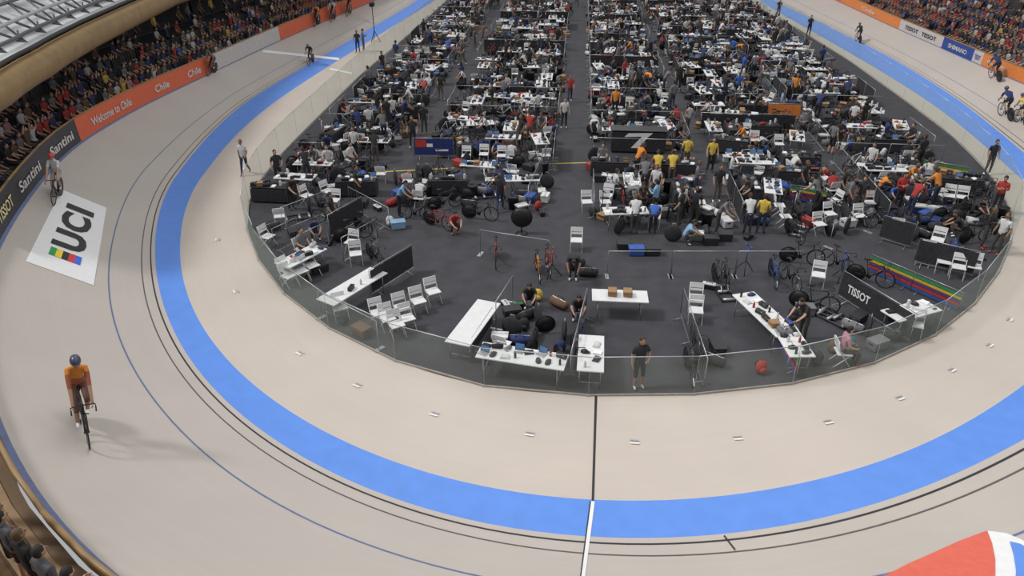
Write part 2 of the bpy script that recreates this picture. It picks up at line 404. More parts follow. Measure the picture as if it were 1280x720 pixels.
# ---------------- stands
def strip(name,s0,s1,prof,m,label,cat,kind=None,ds=1.5,smooth=False):
    n=max(2,int((s1-s0)/ds)); o=M(); vs=[];fs=[];k=len(prof)
    for i in range(n+1):
        s=s0+(s1-s0)*i/n
        for off,z,absz in prof: vs.append(ring(s,fD(s)+off,z if absz else fZ(s)+z))
    for i in range(n):
        for j in range(k-1): fs.append((i*k+j,i*k+j+1,(i+1)*k+j+1,(i+1)*k+j))
    o.add(vs,fs,m,smooth); q=obj(name,o.mesh(name),label=label,category=cat)
    if kind: q['kind']=kind
    return q
NR=6; TD=.85; TH=.42
def tiers(NT):
    prof=[(.14,-2.5,0),(.14,-.1,0),(.3,-.1,0)]
    for k in range(NT+1):
        prof.append((.3+TD*k,-.1+TH*k,0)); prof.append((.3+TD*(k+1),-.1+TH*k,0))
    return prof
SN=12.0; NL=4
pl4=tiers(NL); pl4.append((.3+TD*(NR+1),-.1+TH*NL,0))
strip('grandstand',-67,SN,pl4,CONC,'dark stepped terrace with an open concourse behind','grandstand')
strip('wall_left',-67,SN,[(.32+TD*(NR+1),0,1),(.32+TD*(NR+1),7,1)],CONC,'dark wall behind the spectators','wall','structure')
strip('grandstand',SN,K*pi*.5,tiers(NR),mat('stand_timber',(.16,.10,.05),.7,0,.15,2),'brown timber stepped spectator terrace','grandstand')
# timber slats on the near terrace treads
SL=[mat('slat_timber',(.27,.17,.085),.65,0,.15,3)]
for k in range(3):
    for j in range(4):
        o=M(); P=[]; s=14.0; off=.36+TD*k+j*.2; z=-.1+TH*k
        vs=[];fs=[];ss_=list(np.arange(14,31,1.5))
        for s in ss_:
            for a,b_ in((0,.005),(0,.03),(.14,.03),(.14,.005)): vs.append(ring(s,fD(s)+off+a,fZ(s)+z+b_))
        for i in range(len(ss_)-1):
            for q in range(3): fs.append((i*4+q,i*4+q+1,(i+1)*4+q+1,(i+1)*4+q))
        o.add(vs,fs,SL[0]); obj('floor_slat',o.mesh('floor_slat'),label='long timber slat laid on the terrace step',category='floor slat',group='terrace slats')
strip('grandstand',K*pi*.9,K*pi+67,tiers(NR),CONC,'dark stepped spectator terrace outside the track','grandstand')
strip('wall_right',K*pi*.9,K*pi+67,[(.32+TD*(NR+1),0,1),(.32+TD*(NR+1),4.4,1)],CONC,'dark wall behind the spectators','wall','structure')
bL=[pt(x,y,6) for x,y in[(-60,155),(0,114),(55,79),(110,46),(165,19),(215,-5)]]
bl=sorted([rs(p.x,p.y) for p in bL]); bs=[b[0] for b in bl]; br=[b[1] for b in bl]
def fB(s):
    if s<bs[0]: return br[0]
    if s>bs[-1]: return br[-1]
    return float(np.interp(s,bs,br))
BE=bs[-1]+.3; ss=list(np.arange(-50,BE,1.2))
o=M(); o.tube([ring(s,fB(s),6) for s in ss],.55,BRN,16)
obj('roof_beam',o.mesh('roof_beam'),label='thick round golden-brown beam edging the stand roof',category='beam')
o=M(); o.tube([ring(s,fB(s)+.1,6.7) for s in ss],.09,BMET,8); obj('roof_pipe',o.mesh('roof_pipe'),label='thin dark pipe running along the brown beam',category='pipe')
LIN=mat('roof_glazing',(.72,.74,.74),.35,0,.3,.4)
o=M(); vs=[];fs=[]
for s in ss:
    for off,z in((.5,6.5),(3,7.0),(6,7.8),(10,9.2),(10.,9.35),(6,7.95),(3,7.15),(.5,6.62)): vs.append(ring(s,fB(s)+off,z))
for i in range(len(ss)-1):
    for j in range(8): fs.append((i*8+j,i*8+(j+1)%8,(i+1)*8+(j+1)%8,(i+1)*8+j))
o.add(vs,fs,LIN); obj('ceiling',o.mesh('ceiling'),label='bright glazed roof above the spectator stand',category='ceiling',kind='structure')
for off,z,mm in((.9,6.95,DMET),(1.6,7.3,LMET),(2.6,7.75,DMET),(4.4,8.4,DMET),(5.5,8.6,LMET),(7,9.3,DMET),(9,9.6,DMET)):
    o=M(); o.tube([ring(s,fB(s)+off,z) for s in ss],.08,mm,6); obj('roof_tube',o.mesh('roof_tube'),label='long steel roof tube above the stand',category='roof truss',group='roof tubes')
for s in np.arange(-46,BE-2,1.6):
    o=M(); P=[ring(s,fB(s)+.7,6.6),ring(s+.8,fB(s+.8)+2.6,7.75),ring(s,fB(s)+4.4,8.4),ring(s+.8,fB(s+.8)+7,9.3),ring(s,fB(s)+9.8,9.6)]
    o.tube(P,.06,DMET,6); o.tube([ring(s+1.6,fB(s+1.6)+.7,6.6),P[1]],.05,DMET,6); o.tube([ring(s+1.6,fB(s+1.6)+4.4,8.4),P[1]],.05,LMET,6); o.tube([ring(s+1.6,fB(s+1.6)+4.4,8.4),P[3]],.05,DMET,6)
    o.tube([ring(s,fB(s)+1,6.6),ring(s,fB(s)+1,7.15)],.04,DMET,6); o.tube([ring(s,fB(s)+4.4,7.3),ring(s,fB(s)+4.4,8.4)],.04,DMET,6)
    obj('roof_truss',o.mesh('roof_truss'),label='dark steel zigzag truss member over the roof',category='roof truss',group='roof trusses')
for s in np.arange(-48,SN,5.0):
    o=M(); zt=fZ(s)-.08+TH*NL; o.tube([ring(s,fD(s)+5.4,zt),ring(s,fD(s)+5.4,6.6)],.1,BMET,8); o.box(ring(s,fD(s)+5.4,zt+.06),(.3,.3,.1),BMET)
    obj('stand_column',o.mesh('stand_column'),label='dark steel column carrying the stand roof',category='column',group='stand columns')
for s,c in[(8,0),(2,1),(-5,0),(-12,1),(-20,0),(-29,1)]:
    c=[(.4,.06,.03),(.04,.1,.35)][c]; o=M(); P=[ring(s+a,fD(s+a)+6.05,z) for a,z in((0.4,4.9),(2.6,4.9),(2.6,6.2),(0.4,6.2))]
    o.add(P,[(0,1,2,3)],mat('banner_%d'%int(c[0]*100),c,.7)); o.tube([P[3],P[2]],.04,BMET,6)
    obj('hanging_banner',o.mesh('hanging_banner'),label='coloured banner hung on the dark stand wall',category='banner',group='stand banners')
for px_,py_ in((75,127),(24,172),(190,62),(128,93)):
    p=pt(px_,py_,4.6); s_,r_=rs(p.x,p.y); o=M(); a_=ring(s_-.35,fD(s_)+4.6,4.4); b_=ring(s_+.35,fD(s_)+4.6,4.4)
    o.tube([a_,b_],.06 if px_!=75 else .12,LAMP,8); o.tube([a_+Vector((0,0,.14)),b_+Vector((0,0,.14))],.05,BMET,6); o.tube([(a_+b_)/2+Vector((0,0,.15)),(a_+b_)/2+Vector((0,0,2.2))],.02,BMET,5)
    obj('concourse_lamp',o.mesh('concourse_lamp'),label='lit tube lamp hanging over the dark concourse',category='lamp',group='concourse lamps')
o=M(); o.tube([ring(s,fD(s)+.75+TD*(NR+1),4.5) for s in np.arange(K*pi*.9,K*pi+67,2)],.35,BRN,12); obj('roof_beam',o.mesh('roof_beam'),label='thick round brown beam behind the spectators',category='beam')
# ---------------- glass fence
s=-66.0
pts=[]
while s<K*pi+66:
    pts.append(s); r=fA(s); s+=3.0*( K/r if 0<=s<=K*pi else 1)
for i in range(len(pts)-1):
    a=ring(pts[i],fA(pts[i])+.05); b=ring(pts[i+1],fA(pts[i+1])+.05)
    if not(inview(a,120) or inview(b,120)): continue
    FH=1.28 if 8<pts[i]<K*pi-4 else 1.45
    d=(b-a); L=d.length; rt=obj('glass_fence_panel',None,label='clear glass barrier panel edging the infield',category='fence',group='glass fence around the infield')
    rt.matrix_world=Matrix.Translation(a)@Matrix.Rotation(math.atan2(d.y,d.x),4,'Z')
    g=M(); g.add([(.01,0,.07),(L-.01,0,.07),(L-.01,0,FH+.05),(.01,0,FH+.05)],[(0,1,2,3)],GLS); obj('glass_pane',g.mesh('glass_pane'),rt)
    p=M(); p.box((0,0,FH/2+.03),(.006,.01,FH+.06),LMET); p.box((0,0,.02),(.1,.08,.04),GMET); obj('post',p.mesh('post'),rt)
    q=M(); q.tube([(0,0,FH+.06),(L,0,FH+.06)],.012,LMET,6); obj('top_rail',q.mesh('top_rail'),rt)
    q=M(); q.box((L/2,0,.03),(L,.05,.06),mat('kick_board',(.30,.27,.24),.6)); obj('base_board',q.mesh('base_board'),rt)
# ---------------- humans
HN=['pel','wai','che','nb','nk','shL','elL','wrL','haL','shR','elR','wrR','haR','hiL','knL','anL','toL','hiR','knR','anR','toR']
HR={'pel':(.15,.115),'wai':(.135,.1),'che':(.155,.115),'nb':(.07,.07),'nk':(.055,.055),'sh':(.068,.068),'el':(.046,.046),'wr':(.031,.031),'ha':(.036,.03),'hi':(.095,.1),'kn':(.062,.062),'an':(.043,.043),'to':(.04,.03)}
HE=[('pel','wai','T'),('wai','che','T'),('che','nb','T'),('nb','nk','S'),('che','shL','T'),('che','shR','T'),('pel','hiL','P'),('pel','hiR','P')]
for q in'LR': HE+=[('sh'+q,'el'+q,'T'),('el'+q,'wr'+q,'S'),('wr'+q,'ha'+q,'S'),('hi'+q,'kn'+q,'P'),('kn'+q,'an'+q,'P'),('an'+q,'to'+q,'F')]
BASE=dict(pel=(0,0,.95),wai=(0,0,1.1),che=(0,.01,1.33),nb=(0,.01,1.47),nk=(0,-.005,1.53),head=(0,-.025,1.64),
 shL=(.18,.01,1.4),elL=(.235,.04,1.14),wrL=(.24,-.04,.92),haL=(.235,-.07,.84),hiL=(.09,0,.9),knL=(.1,-.02,.5),anL=(.11,.02,.09),toL=(.13,-.14,.045))
def mirror(d):
    for k in list(d):
        if k.endswith('L') and k[:-1]+'R' not in d: x,y,z=d[k]; d[k[:-1]+'R']=(-x,y,z)
    return d
def pose(**kw):
    d=dict(BASE)
    for k,v in kw.items(): d[k]=v
    return mirror(d)
def human(name,J,fingers=True,shorts=False,helmet=None,sleeves=False,TM=None,look=(0,-1,0),sub=1,cap=False,PM=None,VM=None,slim=1.0):
    TM=TM or OBJF
    V=[J[k] for k in HN]; E=[(HN.index(a),HN.index(b)) for a,b,_ in HE]
    me=bpy.data.meshes.new('sk'); me.from_pydata(V,E,[]); o=bpy.data.objects.new('sk',me); COL.objects.link(o)
    o.modifiers.new('s','SKIN'); sv=me.skin_vertices[0].data
    for i,k in enumerate(HN):
        key=k if k in HR else k[:2]; sv[i].radius=(HR[key][0]*slim,HR[key][1]*slim); sv[i].use_root=(i==0)
    if sub: mo=o.modifiers.new('u','SUBSURF'); mo.levels=sub; mo.render_levels=sub
    bpy.context.view_layer.update()
    em=bpy.data.meshes.new_from_object(o.evaluated_get(bpy.context.evaluated_depsgraph_get()))
    lab={'T':TM,'S':SKIN,'P':PM or PANT,'F':SHOE}
    b=M(); b.v=[tuple(v.co) for v in em.vertices]
    segs=[(Vector(J[a]),Vector(J[c]),l,(HR.get(a,HR.get(a[:2]))[0]+HR.get(c,HR.get(c[:2]))[0])/2,a) for a,c,l in HE]
    for p in em.polygons:
        c=p.center; best=None
        for a,q,l,r,nm in segs:
            d=q-a; t=max(0,min(1,(c-a).dot(d)/d.length_squared)); e=(c-a-d*t).length/r
            if best is None or e<best[0]: best=(e,l,nm,t)
        l=best[1]
        if sleeves and best[2][:2]=='el': l='T'
        if shorts and best[2][:2]=='kn': l='S'
        if not sleeves and best[2][:2]=='sh' and best[3]>.7: l='S'
        mt=lab[l]
        if VM and ((best[2]=='pel' and l=='T') or (best[2][:2]=='sh') ): mt=VM
        b.f.append(list(p.vertices)); b.m.append(b.mi(mt)); b.s.append(True)
    bpy.data.objects.remove(o); bpy.data.meshes.remove(em)
    h=Vector(J['head']); lk=Vector(look).normalized(); up=Vector((0,0,1)); y=-lk; x=y.cross(up).normalized(); z=x.cross(y); R=Matrix((x,y,z)).transposed()
    b.ell(h,(.077,.096,.118),SKIN,R,10,8)
    b.ell(h+R@Vector((0,-.03,-.06)),(.05,.06,.05),SKIN,R,8,5)
    b.tube([h+R@Vector((0,-.09,.015)),h+R@Vector((0,-.118,-.025)),h+R@Vector((0,-.09,-.035))],[.008,.017,.01],SKIN,5)
    b.box(h+R@Vector((0,-.09,-.06)),(.045,.015,.01),mat('lip',(.3,.08,.07)),R)
    for q in(-1,1):
        b.ell(h+R@Vector((q*.03,-.084,.01)),(.012,.008,.008),BLK,R,6,4)
        b.ell(h+R@Vector((q*.079,.005,-.005)),(.01,.02,.03),SKIN,R,6,4)
    if helmet:
        b.ell(h+R@Vector((0,.015,.035)),(.095,.135,.105),helmet,R,12,6,0,pi*.58); b.tube([h+R@Vector((.078,0,-.01)),h+R@Vector((0,-.03,-.12)),h+R@Vector((-.078,0,-.01))],.006,BLK,4)
    else:
        b.ell(h+R@Vector((0,.016,.022)),(.086,.098,.112),HAIR if not cap else OBJ,R,10,6,0,pi*.5)
        b.ell(h+R@Vector((0,.04,-.01)),(.08,.072,.09),HAIR,R,10,6)
        if cap: b.box(h+R@Vector((0,-.13,.04)),(.12,.1,.012),OBJ,R)
    if fingers:
        for q in'LR':
            w=Vector(J['wr'+q]); a=Vector(J['ha'+q]); d=(a-w).normalized(); sd=d.cross(Vector((1,0,0)) if abs(d.x)<.8 else Vector((0,0,1))).normalized(); dn=d.cross(sd)
            for i,L in enumerate((.075,.085,.08,.06)):
                p=a+sd*(i-1.5)*.02+d*.01; b.tube([p,p+d*L*.5+dn*.006,p+d*L*.85+dn*.025*(1 if q=='L' else -1)],[.011,.0095,.007],SKIN,5)
            p=w+d*.03+sd*-.025; b.tube([p,p+d*.03-sd*.03,p+d*.06-sd*.035],[.013,.011,.008],SKIN,5)
    return b
P_=Proto
def person(key,J,**k): return P_('person','person',[('body',human(key,J,**k),None)])
HU={}
HU['stand']=person('a',pose(elL=(.25,.03,1.14),wrL=(.26,-.1,.95),haL=(.25,-.15,.88),knR=(-.12,-.06,.5),anR=(-.15,.0,.09),toR=(-.2,-.15,.045)))
HU['stand2']=person('b',pose(elL=(.3,.06,1.16),wrL=(.2,-.12,1.02),haL=(.14,-.14,1.0),elR=(-.24,.04,1.14),wrR=(-.25,-.03,.92),haR=(-.24,-.06,.84),knL=(.12,-.04,.5)),shorts=True,PM=BSHORT)
HU['phone']=person('c',pose(elL=(.22,-.02,1.15),wrL=(.1,-.25,1.22),haL=(.05,-.3,1.27),elR=(-.22,-.02,1.15),wrR=(-.12,-.24,1.18),haR=(-.06,-.3,1.22),head=(0,-.04,1.63)),look=(0,-1,-.4),sleeves=True)
HU['walk']=person('d',pose(elL=(.23,-.04,1.15),wrL=(.22,-.2,.98),haL=(.2,-.27,.95),elR=(-.23,.12,1.16),wrR=(-.24,.12,.93),haR=(-.24,.1,.85),knL=(.09,.02,.5),anL=(.09,.3,.14),toL=(.1,.17,.05),knR=(-.09,-.16,.52),anR=(-.1,-.26,.09),toR=(-.11,-.42,.06)))
HU['reach']=person('e',pose(wai=(0,-.07,1.08),che=(0,-.2,1.27),nb=(0,-.27,1.38),nk=(0,-.3,1.43),head=(0,-.35,1.52),shL=(.18,-.22,1.34),elL=(.22,-.35,1.12),wrL=(.18,-.52,.98),haL=(.16,-.6,.95)),look=(0,-1,-.7))
HU['bend']=person('f',pose(pel=(0,.1,.92),wai=(0,-.03,1.02),che=(0,-.27,1.08),nb=(0,-.4,1.06),nk=(0,-.45,1.05),head=(0,-.54,1.02),hiL=(.09,.1,.87),knL=(.11,0,.48),shL=(.18,-.3,1.07),elL=(.22,-.38,.83),wrL=(.17,-.45,.63),haL=(.15,-.48,.56)),look=(0,-.7,-1))
HU['crouch']=person('g',pose(pel=(0,.15,.35),wai=(0,.08,.5),che=(0,-.05,.7),nb=(0,-.12,.82),nk=(0,-.15,.87),head=(0,-.2,.96),hiL=(.1,.13,.33),knL=(.17,-.28,.48),anL=(.13,.0,.09),toL=(.15,-.16,.045),shL=(.18,-.07,.77),elL=(.22,-.27,.62),wrL=(.14,-.42,.5),haL=(.1,-.48,.46)),look=(0,-1,-.5))
SIT=dict(pel=(0,.02,.56),wai=(0,.03,.7),che=(0,0,.93),nb=(0,-.01,1.06),nk=(0,-.02,1.12),head=(0,-.05,1.23),hiL=(.1,0,.53),knL=(.13,-.43,.52),anL=(.12,-.4,.09),toL=(.13,-.55,.045),shL=(.18,0,1.0),elL=(.23,-.06,.75),wrL=(.16,-.28,.66),haL=(.12,-.35,.64))
HU['sit']=person('h',pose(**SIT))
HU['sit_lean']=person('i',pose(**{**SIT,'che':(0,-.12,.9),'nb':(0,-.18,1.02),'nk':(0,-.21,1.07),'head':(0,-.27,1.16),'shL':(.18,-.14,.97),'elL':(.22,-.28,.75),'wrL':(.1,-.42,.64),'haL':(.06,-.47,.62)}),look=(0,-1,-.5),shorts=True)
RIDE=pose(pel=(0,.24,1.06),wai=(0,.1,1.18),che=(0,-.13,1.27),nb=(0,-.25,1.3),nk=(0,-.3,1.32),head=(0,-.37,1.4),hiL=(.09,.2,1.0),knL=(.11,-.16,.82),anL=(.1,.12,.47),toL=(.1,-.03,.42),hiR=(-.09,.2,1.0),knR=(-.11,-.12,.62),anR=(-.1,.1,.22),toR=(-.1,-.05,.17),shL=(.17,-.2,1.26),elL=(.2,-.3,1.02),wrL=(.19,-.45,.9),haL=(.19,-.51,.86),)
RIDEUP=pose(pel=(0,.24,1.06),wai=(0,.17,1.22),che=(0,.02,1.42),nb=(0,-.06,1.54),nk=(0,-.1,1.58),head=(0,-.16,1.67),hiL=(.09,.2,1.0),knL=(.10,-.16,.82),anL=(.1,.12,.47),toL=(.1,-.03,.42),hiR=(-.09,.2,1.0),knR=(-.10,-.12,.62),anR=(-.1,.1,.22),toR=(-.1,-.05,.17),shL=(.15,-.02,1.46),elL=(.16,-.24,1.22),wrL=(.16,-.42,.98),haL=(.16,-.46,.91),)
HELM=mat('helmet_shell',(.05,.06,.1),.3)
HU['ride']=person('j',RIDE,shorts=True,helmet=HELM,look=(0,-1,-.15),PM=BSHORT)
HU['ride_up']=person('j',RIDEUP,shorts=True,helmet=HELM,look=(0,-1,-.15),PM=mat('dark_brown_shorts',(.10,.045,.03)),VM=mat('deep_orange_lycra',(.28,.07,.025),.6),slim=.88)
HU['ride_red']=person('j',RIDEUP,shorts=True,helmet=mat('red_helmet_shell',(.5,.04,.03),.3),look=(0,-1,-.15),PM=mat('grey_shorts',(.3,.28,.28)))
spS=pose(**SIT); spC=pose(**{**SIT,'elL':(.3,-.1,1.15),'wrL':(.22,-.15,1.38),'haL':(.2,-.16,1.45)})
spm=[human('k',spS,fingers=False,sub=1),human('l',spC,fingers=False,sub=1),human('m',spS,fingers=False,sub=1,cap=True,look=(.4,-1,-.1))]
SP=[P_('spectator','person',[('body',m,None)]) for m in spm]
SPN=[P_('spectator','person',[('body',HU[k].src[0],None)]) for k in('stand','phone','stand','stand2')]
spstuff=human('n',spS,fingers=False,sub=0,TM=CRS)
# ---------------- colours
CO={'black':(.02,.02,.023),'white':(.52,.52,.52),'red':(.33,.03,.025),'yellow':(.55,.39,.06),'blue':(.03,.09,.35),'navy':(.02,.035,.12),'grey':(.15,.15,.16),'orange':(.62,.22,.03),'green':(.03,.15,.06),'pink':(.42,.2,.24),'teal':(.02,.15,.17),'brown':(.12,.07,.04),'light blue':(.2,.34,.5)}
PW=['black']*16+['white']*6+['red']*2+['navy']*4+['grey']*5+['blue','light blue','orange']
QW=['black']*16+['navy']*3+['grey']*5+['white']*5+['red','blue','brown','red']
PT={'stand':'standing with arms at the sides','stand2':'standing with one hand on the waist','phone':'standing and holding something','walk':'walking','reach':'leaning and reaching','bend':'bending over','crouch':'crouching down','sit':'sitting upright','sit_lean':'sitting and leaning forward'}
def put_person(kind,p,ang,col,group='people in the pit area',sc=1.0,T=None,lab=None,force=False):
    return inst(HU[kind],T or TZ(p,ang,sc),lab or f'person in a {col} top {PT[kind]}',group,CO[col],force=force)
# ---------------- props
def chair_parts():
    s=M(); s.box((0,0,.45),(.45,.43,.03),WPL)
    b=M()
    b.box((0,.235,.80),(.43,.02,.18),WPL,Matrix.Rotation(-.12,3,'X')); b.box((0,.22,.64),(.43,.016,.08),WPL,Matrix.Rotation(-.12,3,'X'))
    L=[]
    for x in(-.22,.22):
        l=M(); l.tube([(x,.27,.88),(x,.2,.6),(x,-.24,.0)],.015,WPL,6); L.append(('leg',l,None))
        l=M(); l.tube([(x*.93,-.16,.44),(x*.93,.26,.0)],.015,WPL,6); L.append(('leg',l,None))
    return [('seat',s,None),('backrest',b,None)]+L
CHAIR=P_('folding_chair','chair',chair_parts())
def table_parts(m=WPL,L=1.83,W=.76):
    t=M(); t.box((0,0,.725),(L,W,.04),m); t.box((0,0,.69),(L-.1,W-.1,.03),GMET); P=[('tabletop',t,None)]
    for x in(-L/2+.2,L/2-.2):
        for y in(-W/2+.08,W/2-.08):
            l=M(); l.tube([(x,y,.69),(x,y,.0)],.016,GMET,6); l.tube([(x,y,.2),(x,0,.2)],.01,GMET,6); P.append(('leg',l,None))
    return P
TABLE=P_('folding_table','table',table_parts())
TABLEN=P_('folding_table','table',table_parts(WPL,2.6,.8))
c=M(); c.box((0,0,.37),(1.85,.78,.74),BFAB,None,.97); c.box((0,0,.735),(1.83,.76,.02),BFAB); TABLEB=P_('covered_table','table',[('cloth',c,None)])
def barrier_parts(panel=None,L=2.2):
    f=M(); f.tube([(-L/2,0,.12),(-L/2,0,1.08),(L/2,0,1.08),(L/2,0,.12),(-L/2,0,.12)],.016,GMET,6)
    for x in(-L/2+.3,L/2-.3):
        f.tube([(x,-.28,.012),(x,0,.12),(x,.28,.012)],.012,GMET,5)
    P=[('frame',f,None)]
    if panel: q=M(); q.box((0,-.03,.62),(L-.05,.012,.84),panel); P.append(('fabric_panel',q,None))
    else:
        q=M()
        for i in range(1,14): q.tube([(-L/2+i*L/14,0,.12),(-L/2+i*L/14,0,1.08)],.004,GMET,4,False)
        P.append(('bar_grille',q,None))
    return P
BAR=P_('crowd_barrier','barrier',barrier_parts()); BARB=P_('crowd_barrier','barrier',barrier_parts(BFAB)); BARO=P_('crowd_barrier','barrier',barrier_parts(ORG))
ub=M(); ub.box((0,-.03,.62),(2.15,.012,.84),mat('navy_banner',(.015,.03,.15)))
for pts_,mm in(([(-1.0,.62),(-.4,.62),(-.4,1.0),(-1.0,1.0)],mat('banner_red',(.45,.04,.03))),([(-.38,.62),(-.05,.62),(-.05,.8),(-.38,.8)],WHT),([(.1,.4),(.8,.4),(.8,.5),(.1,.5)],WHT)):
    ub.add([(x,-.04,z) for x,z in pts_],[(0,1,2,3)],mm)
BARU=P_('crowd_barrier','barrier',[barrier_parts()[0],('fabric_panel',ub,'dark navy banner with a small red and white canton')])
f=M(); f.tube([(-1.1,0,0),(-1.1,0,1.05),(1.1,0,1.05),(1.1,0,0)],.016,GMET,6); f.box((-1.1,0,.012),(.12,.4,.024),GMET); f.box((1.1,0,.012),(.12,.4,.024),GMET)
RAILB=P_('rail_divider','barrier',[('frame',f,None)])
def rainbow(h):
    rb=M(); rb.box((0,-.03,.1+h/2),(2.2,.012,h),BFAB)
    for i,cc in enumerate([(.02,.08,.28),(.36,.03,.03),(.10,.03,.14),(.48,.34,.03),(.03,.2,.08)]): rb.box((0,-.041,.1+h*(i+.5)/5),(2.2,.008,h/6.2),mat('rainbow_%d'%i,cc))
    fr=M(); fr.tube([(-1.1,0,.02),(-1.1,0,h+.14),(1.1,0,h+.14),(1.1,0,.02)],.014,GMET,6)
    for x in(-.8,.8): fr.tube([(x,-.22,.012),(x,0,.1),(x,.22,.012)],.012,GMET,5)
    return P_('crowd_barrier','barrier',[('frame',fr,None),('fabric_panel',rb,'black fabric with five coloured stripes')])
BARR=rainbow(.6); BARR2=rainbow(.6)
def wheel(c,disc=False,r=.335):
    w=M(); w.torus(c,r-.012,.012,RUB,24,5); w.torus(c,r-.035,.014,BMET,24,5)
    if disc:
        w.lathe([(0,.012),(.05,.014),(r-.03,.004),(r-.03,-.004),(.05,-.014),(0,-.012)],(0,0,0),BMET,24)
        n=24*6
        for i in range(len(w.v)-n,len(w.v)): x,y,z=w.v[i]; w.v[i]=(z+c[0],x+c[1],y+c[2])
    else:
        for i in range(12):
            a=2*pi*i/12; w.tube([c,(c[0],c[1]+(r-.03)*math.cos(a),c[2]+(r-.03)*math.sin(a))],.003,GMET,3,False)
    w.tube([(c[0]-.05,c[1],c[2]),(c[0]+.05,c[1],c[2])],.018,BMET,6)
    return w
def bike_parts(disc):
    f=M(); bb=(0,.06,.28); st=(0,.2,.78); ht=(0,-.35,.86); hb=(0,-.38,.7); rh=(0,.48,.335); fh=(0,-.5,.335)
    f.tube([bb,st],.018,OBJ,6); f.tube([hb,bb],.024,OBJ,6); f.tube([(0,-.355,.82),(0,.19,.76)],.018,OBJ,6); f.tube([hb,ht],.022,OBJ,6)
    for x in(-.03,.03):
        f.tube([(x*.6,.07,.28),(x,rh[1],rh[2])],.01,OBJ,5); f.tube([(x*.5,.19,.74),(x,rh[1],rh[2])],.009,OBJ,5); f.tube([(x,-.385,.69),(x,-.45,.5),(x,fh[1],fh[2])],.012,OBJ,5)
    c=M(); c.tube([(.05,.06,.28),(.05,-.02,.44),(.1,-.02,.44)],.012,BMET,5); c.tube([(-.05,.06,.28),(-.05,.14,.13),(-.1,.14,.13)],.012,BMET,5)
    c.lathe([(0,0),(.09,0),(.09,.006),(0,.006)],(0,0,0),BMET,16); n=64
    for i in range(len(c.v)-n,len(c.v)): x,y,z=c.v[i]; c.v[i]=(z+.04,x+.06,y+.28)
    h=M(); h.tube([(0,-.355,.88),(0,-.43,.9)],.015,BMET,6)
    h.tube([(-.2,-.46,.76),(-.2,-.54,.79),(-.2,-.54,.87),(-.2,-.46,.9),(0,-.43,.9),(.2,-.46,.9),(.2,-.54,.87),(.2,-.54,.79),(.2,-.46,.76)],.013,BMET,6)
    s=M(); s.tube([st,(0,.22,.92)],.013,BMET,6); s.box((0,.27,.94),(.14,.12,.04),BMET); s.tube([(0,.3,.94),(0,.2,.945),(0,.06,.935)],[.05,.04,.018],BMET,6)
    return [('frame',f,None),('wheel',wheel(fh),'spoked front wheel'),('wheel',wheel(rh,disc),'rear wheel'),('crankset',c,None),('handlebar',h,None),('saddle',s,None)]
BIKE=[P_('track_bicycle','bicycle',bike_parts(True)),P_('track_bicycle','bicycle',bike_parts(False))]
PR={}
b=M(); b.lathe([(0,0),(.035,0),(.037,.02),(.037,.14),(.025,.17),(.013,.19),(.015,.2),(.015,.22),(0,.225)],(0,0,0),OBJ,10); PR['water_bottle']=(P_('water_bottle','bottle',[('b',b,None)]),'drinks bottle standing on the table')
b=M(); b.box((0,0,.14),(.42,.32,.28),CARD)
for q in(-1,1): b.box((0,q*.2,.27),(.4,.12,.008),CARD,Matrix.Rotation(q*.5,3,'X'))
PR['cardboard_box']=(P_('cardboard_box','box',[('b',b,None)]),'open brown cardboard box')
b=M(); b.box((0,0,.15),(.55,.36,.3),OBJ,None,1.05); b.box((0,0,.315),(.6,.4,.04),OBJ)
for q in(-1,1): b.box((q*.3,0,.24),(.03,.14,.04),BLK)
PR['storage_crate']=(P_('storage_crate','crate',[('b',b,None)]),'plastic storage crate with a lid')
b=M(); b.ell((0,0,.22),(.18,.13,.24),OBJF,None,10,8); b.ell((0,-.12,.15),(.12,.06,.11),OBJF,None,8,6); b.tube([(-.08,.11,.38),(-.09,.2,.25),(-.08,.11,.08)],.015,BFAB,5); b.tube([(.08,.11,.38),(.09,.2,.25),(.08,.11,.08)],.015,BFAB,5); b.tube([(-.04,0,.45),(0,0,.49),(.04,0,.45)],.01,BFAB,5)
for i,v in enumerate(b.v): b.v[i]=(v[0],v[1],max(0,v[2]))
PR['backpack']=(P_('backpack','bag',[('b',b,None)]),'rounded fabric backpack')
b=M(); b.tube([(-.36,0,.16),(-.33,0,.17),(0,0,.18),(.33,0,.17),(.36,0,.16)],[.05,.15,.17,.15,.05],OBJF,10); b.tube([(-.15,-.1,.28),(-.1,-.04,.42),(.1,-.04,.42),(.15,-.1,.28)],.012,BFAB,5); b.tube([(-.3,0,.335),(.3,0,.335)],.008,GMET,4)
PR['duffel_bag']=(P_('duffel_bag','bag',[('b',b,None)]),'long duffel bag with carry handles')
b=M(); b.ell((0,0,.36),(.09,.36,.36),BFAB,None,14,10); b.tube([(0,-.1,.7),(0,-.06,.8),(0,.06,.8),(0,.1,.7)],.012,GMET,5)
PR['wheel_bag']=(P_('wheel_bag','bag',[('b',b,None)]),'round black padded wheel bag standing upright')
b=M(); b.box((0,0,.01),(.34,.24,.018),GMET); b.box((0,.15,.13),(.34,.012,.23),BMET,Matrix.Rotation(-.3,3,'X')); b.box((0,.142,.13),(.31,.006,.19),SCREEN,Matrix.Rotation(-.3,3,'X')); PR['laptop']=(P_('laptop','laptop',[('b',b,None)]),'open laptop with a lit screen')
b=M(); b.ell((0,0,.0),(.1,.15,.14),OBJ,None,12,6,0,pi*.5); b.box((0,.13,.03),(.1,.1,.05),OBJ); b.box((0,-.12,.05),(.13,.04,.05),BLK); PR['cycling_helmet']=(P_('cycling_helmet','helmet',[('b',b,None)]),'smooth aerodynamic cycling helmet')
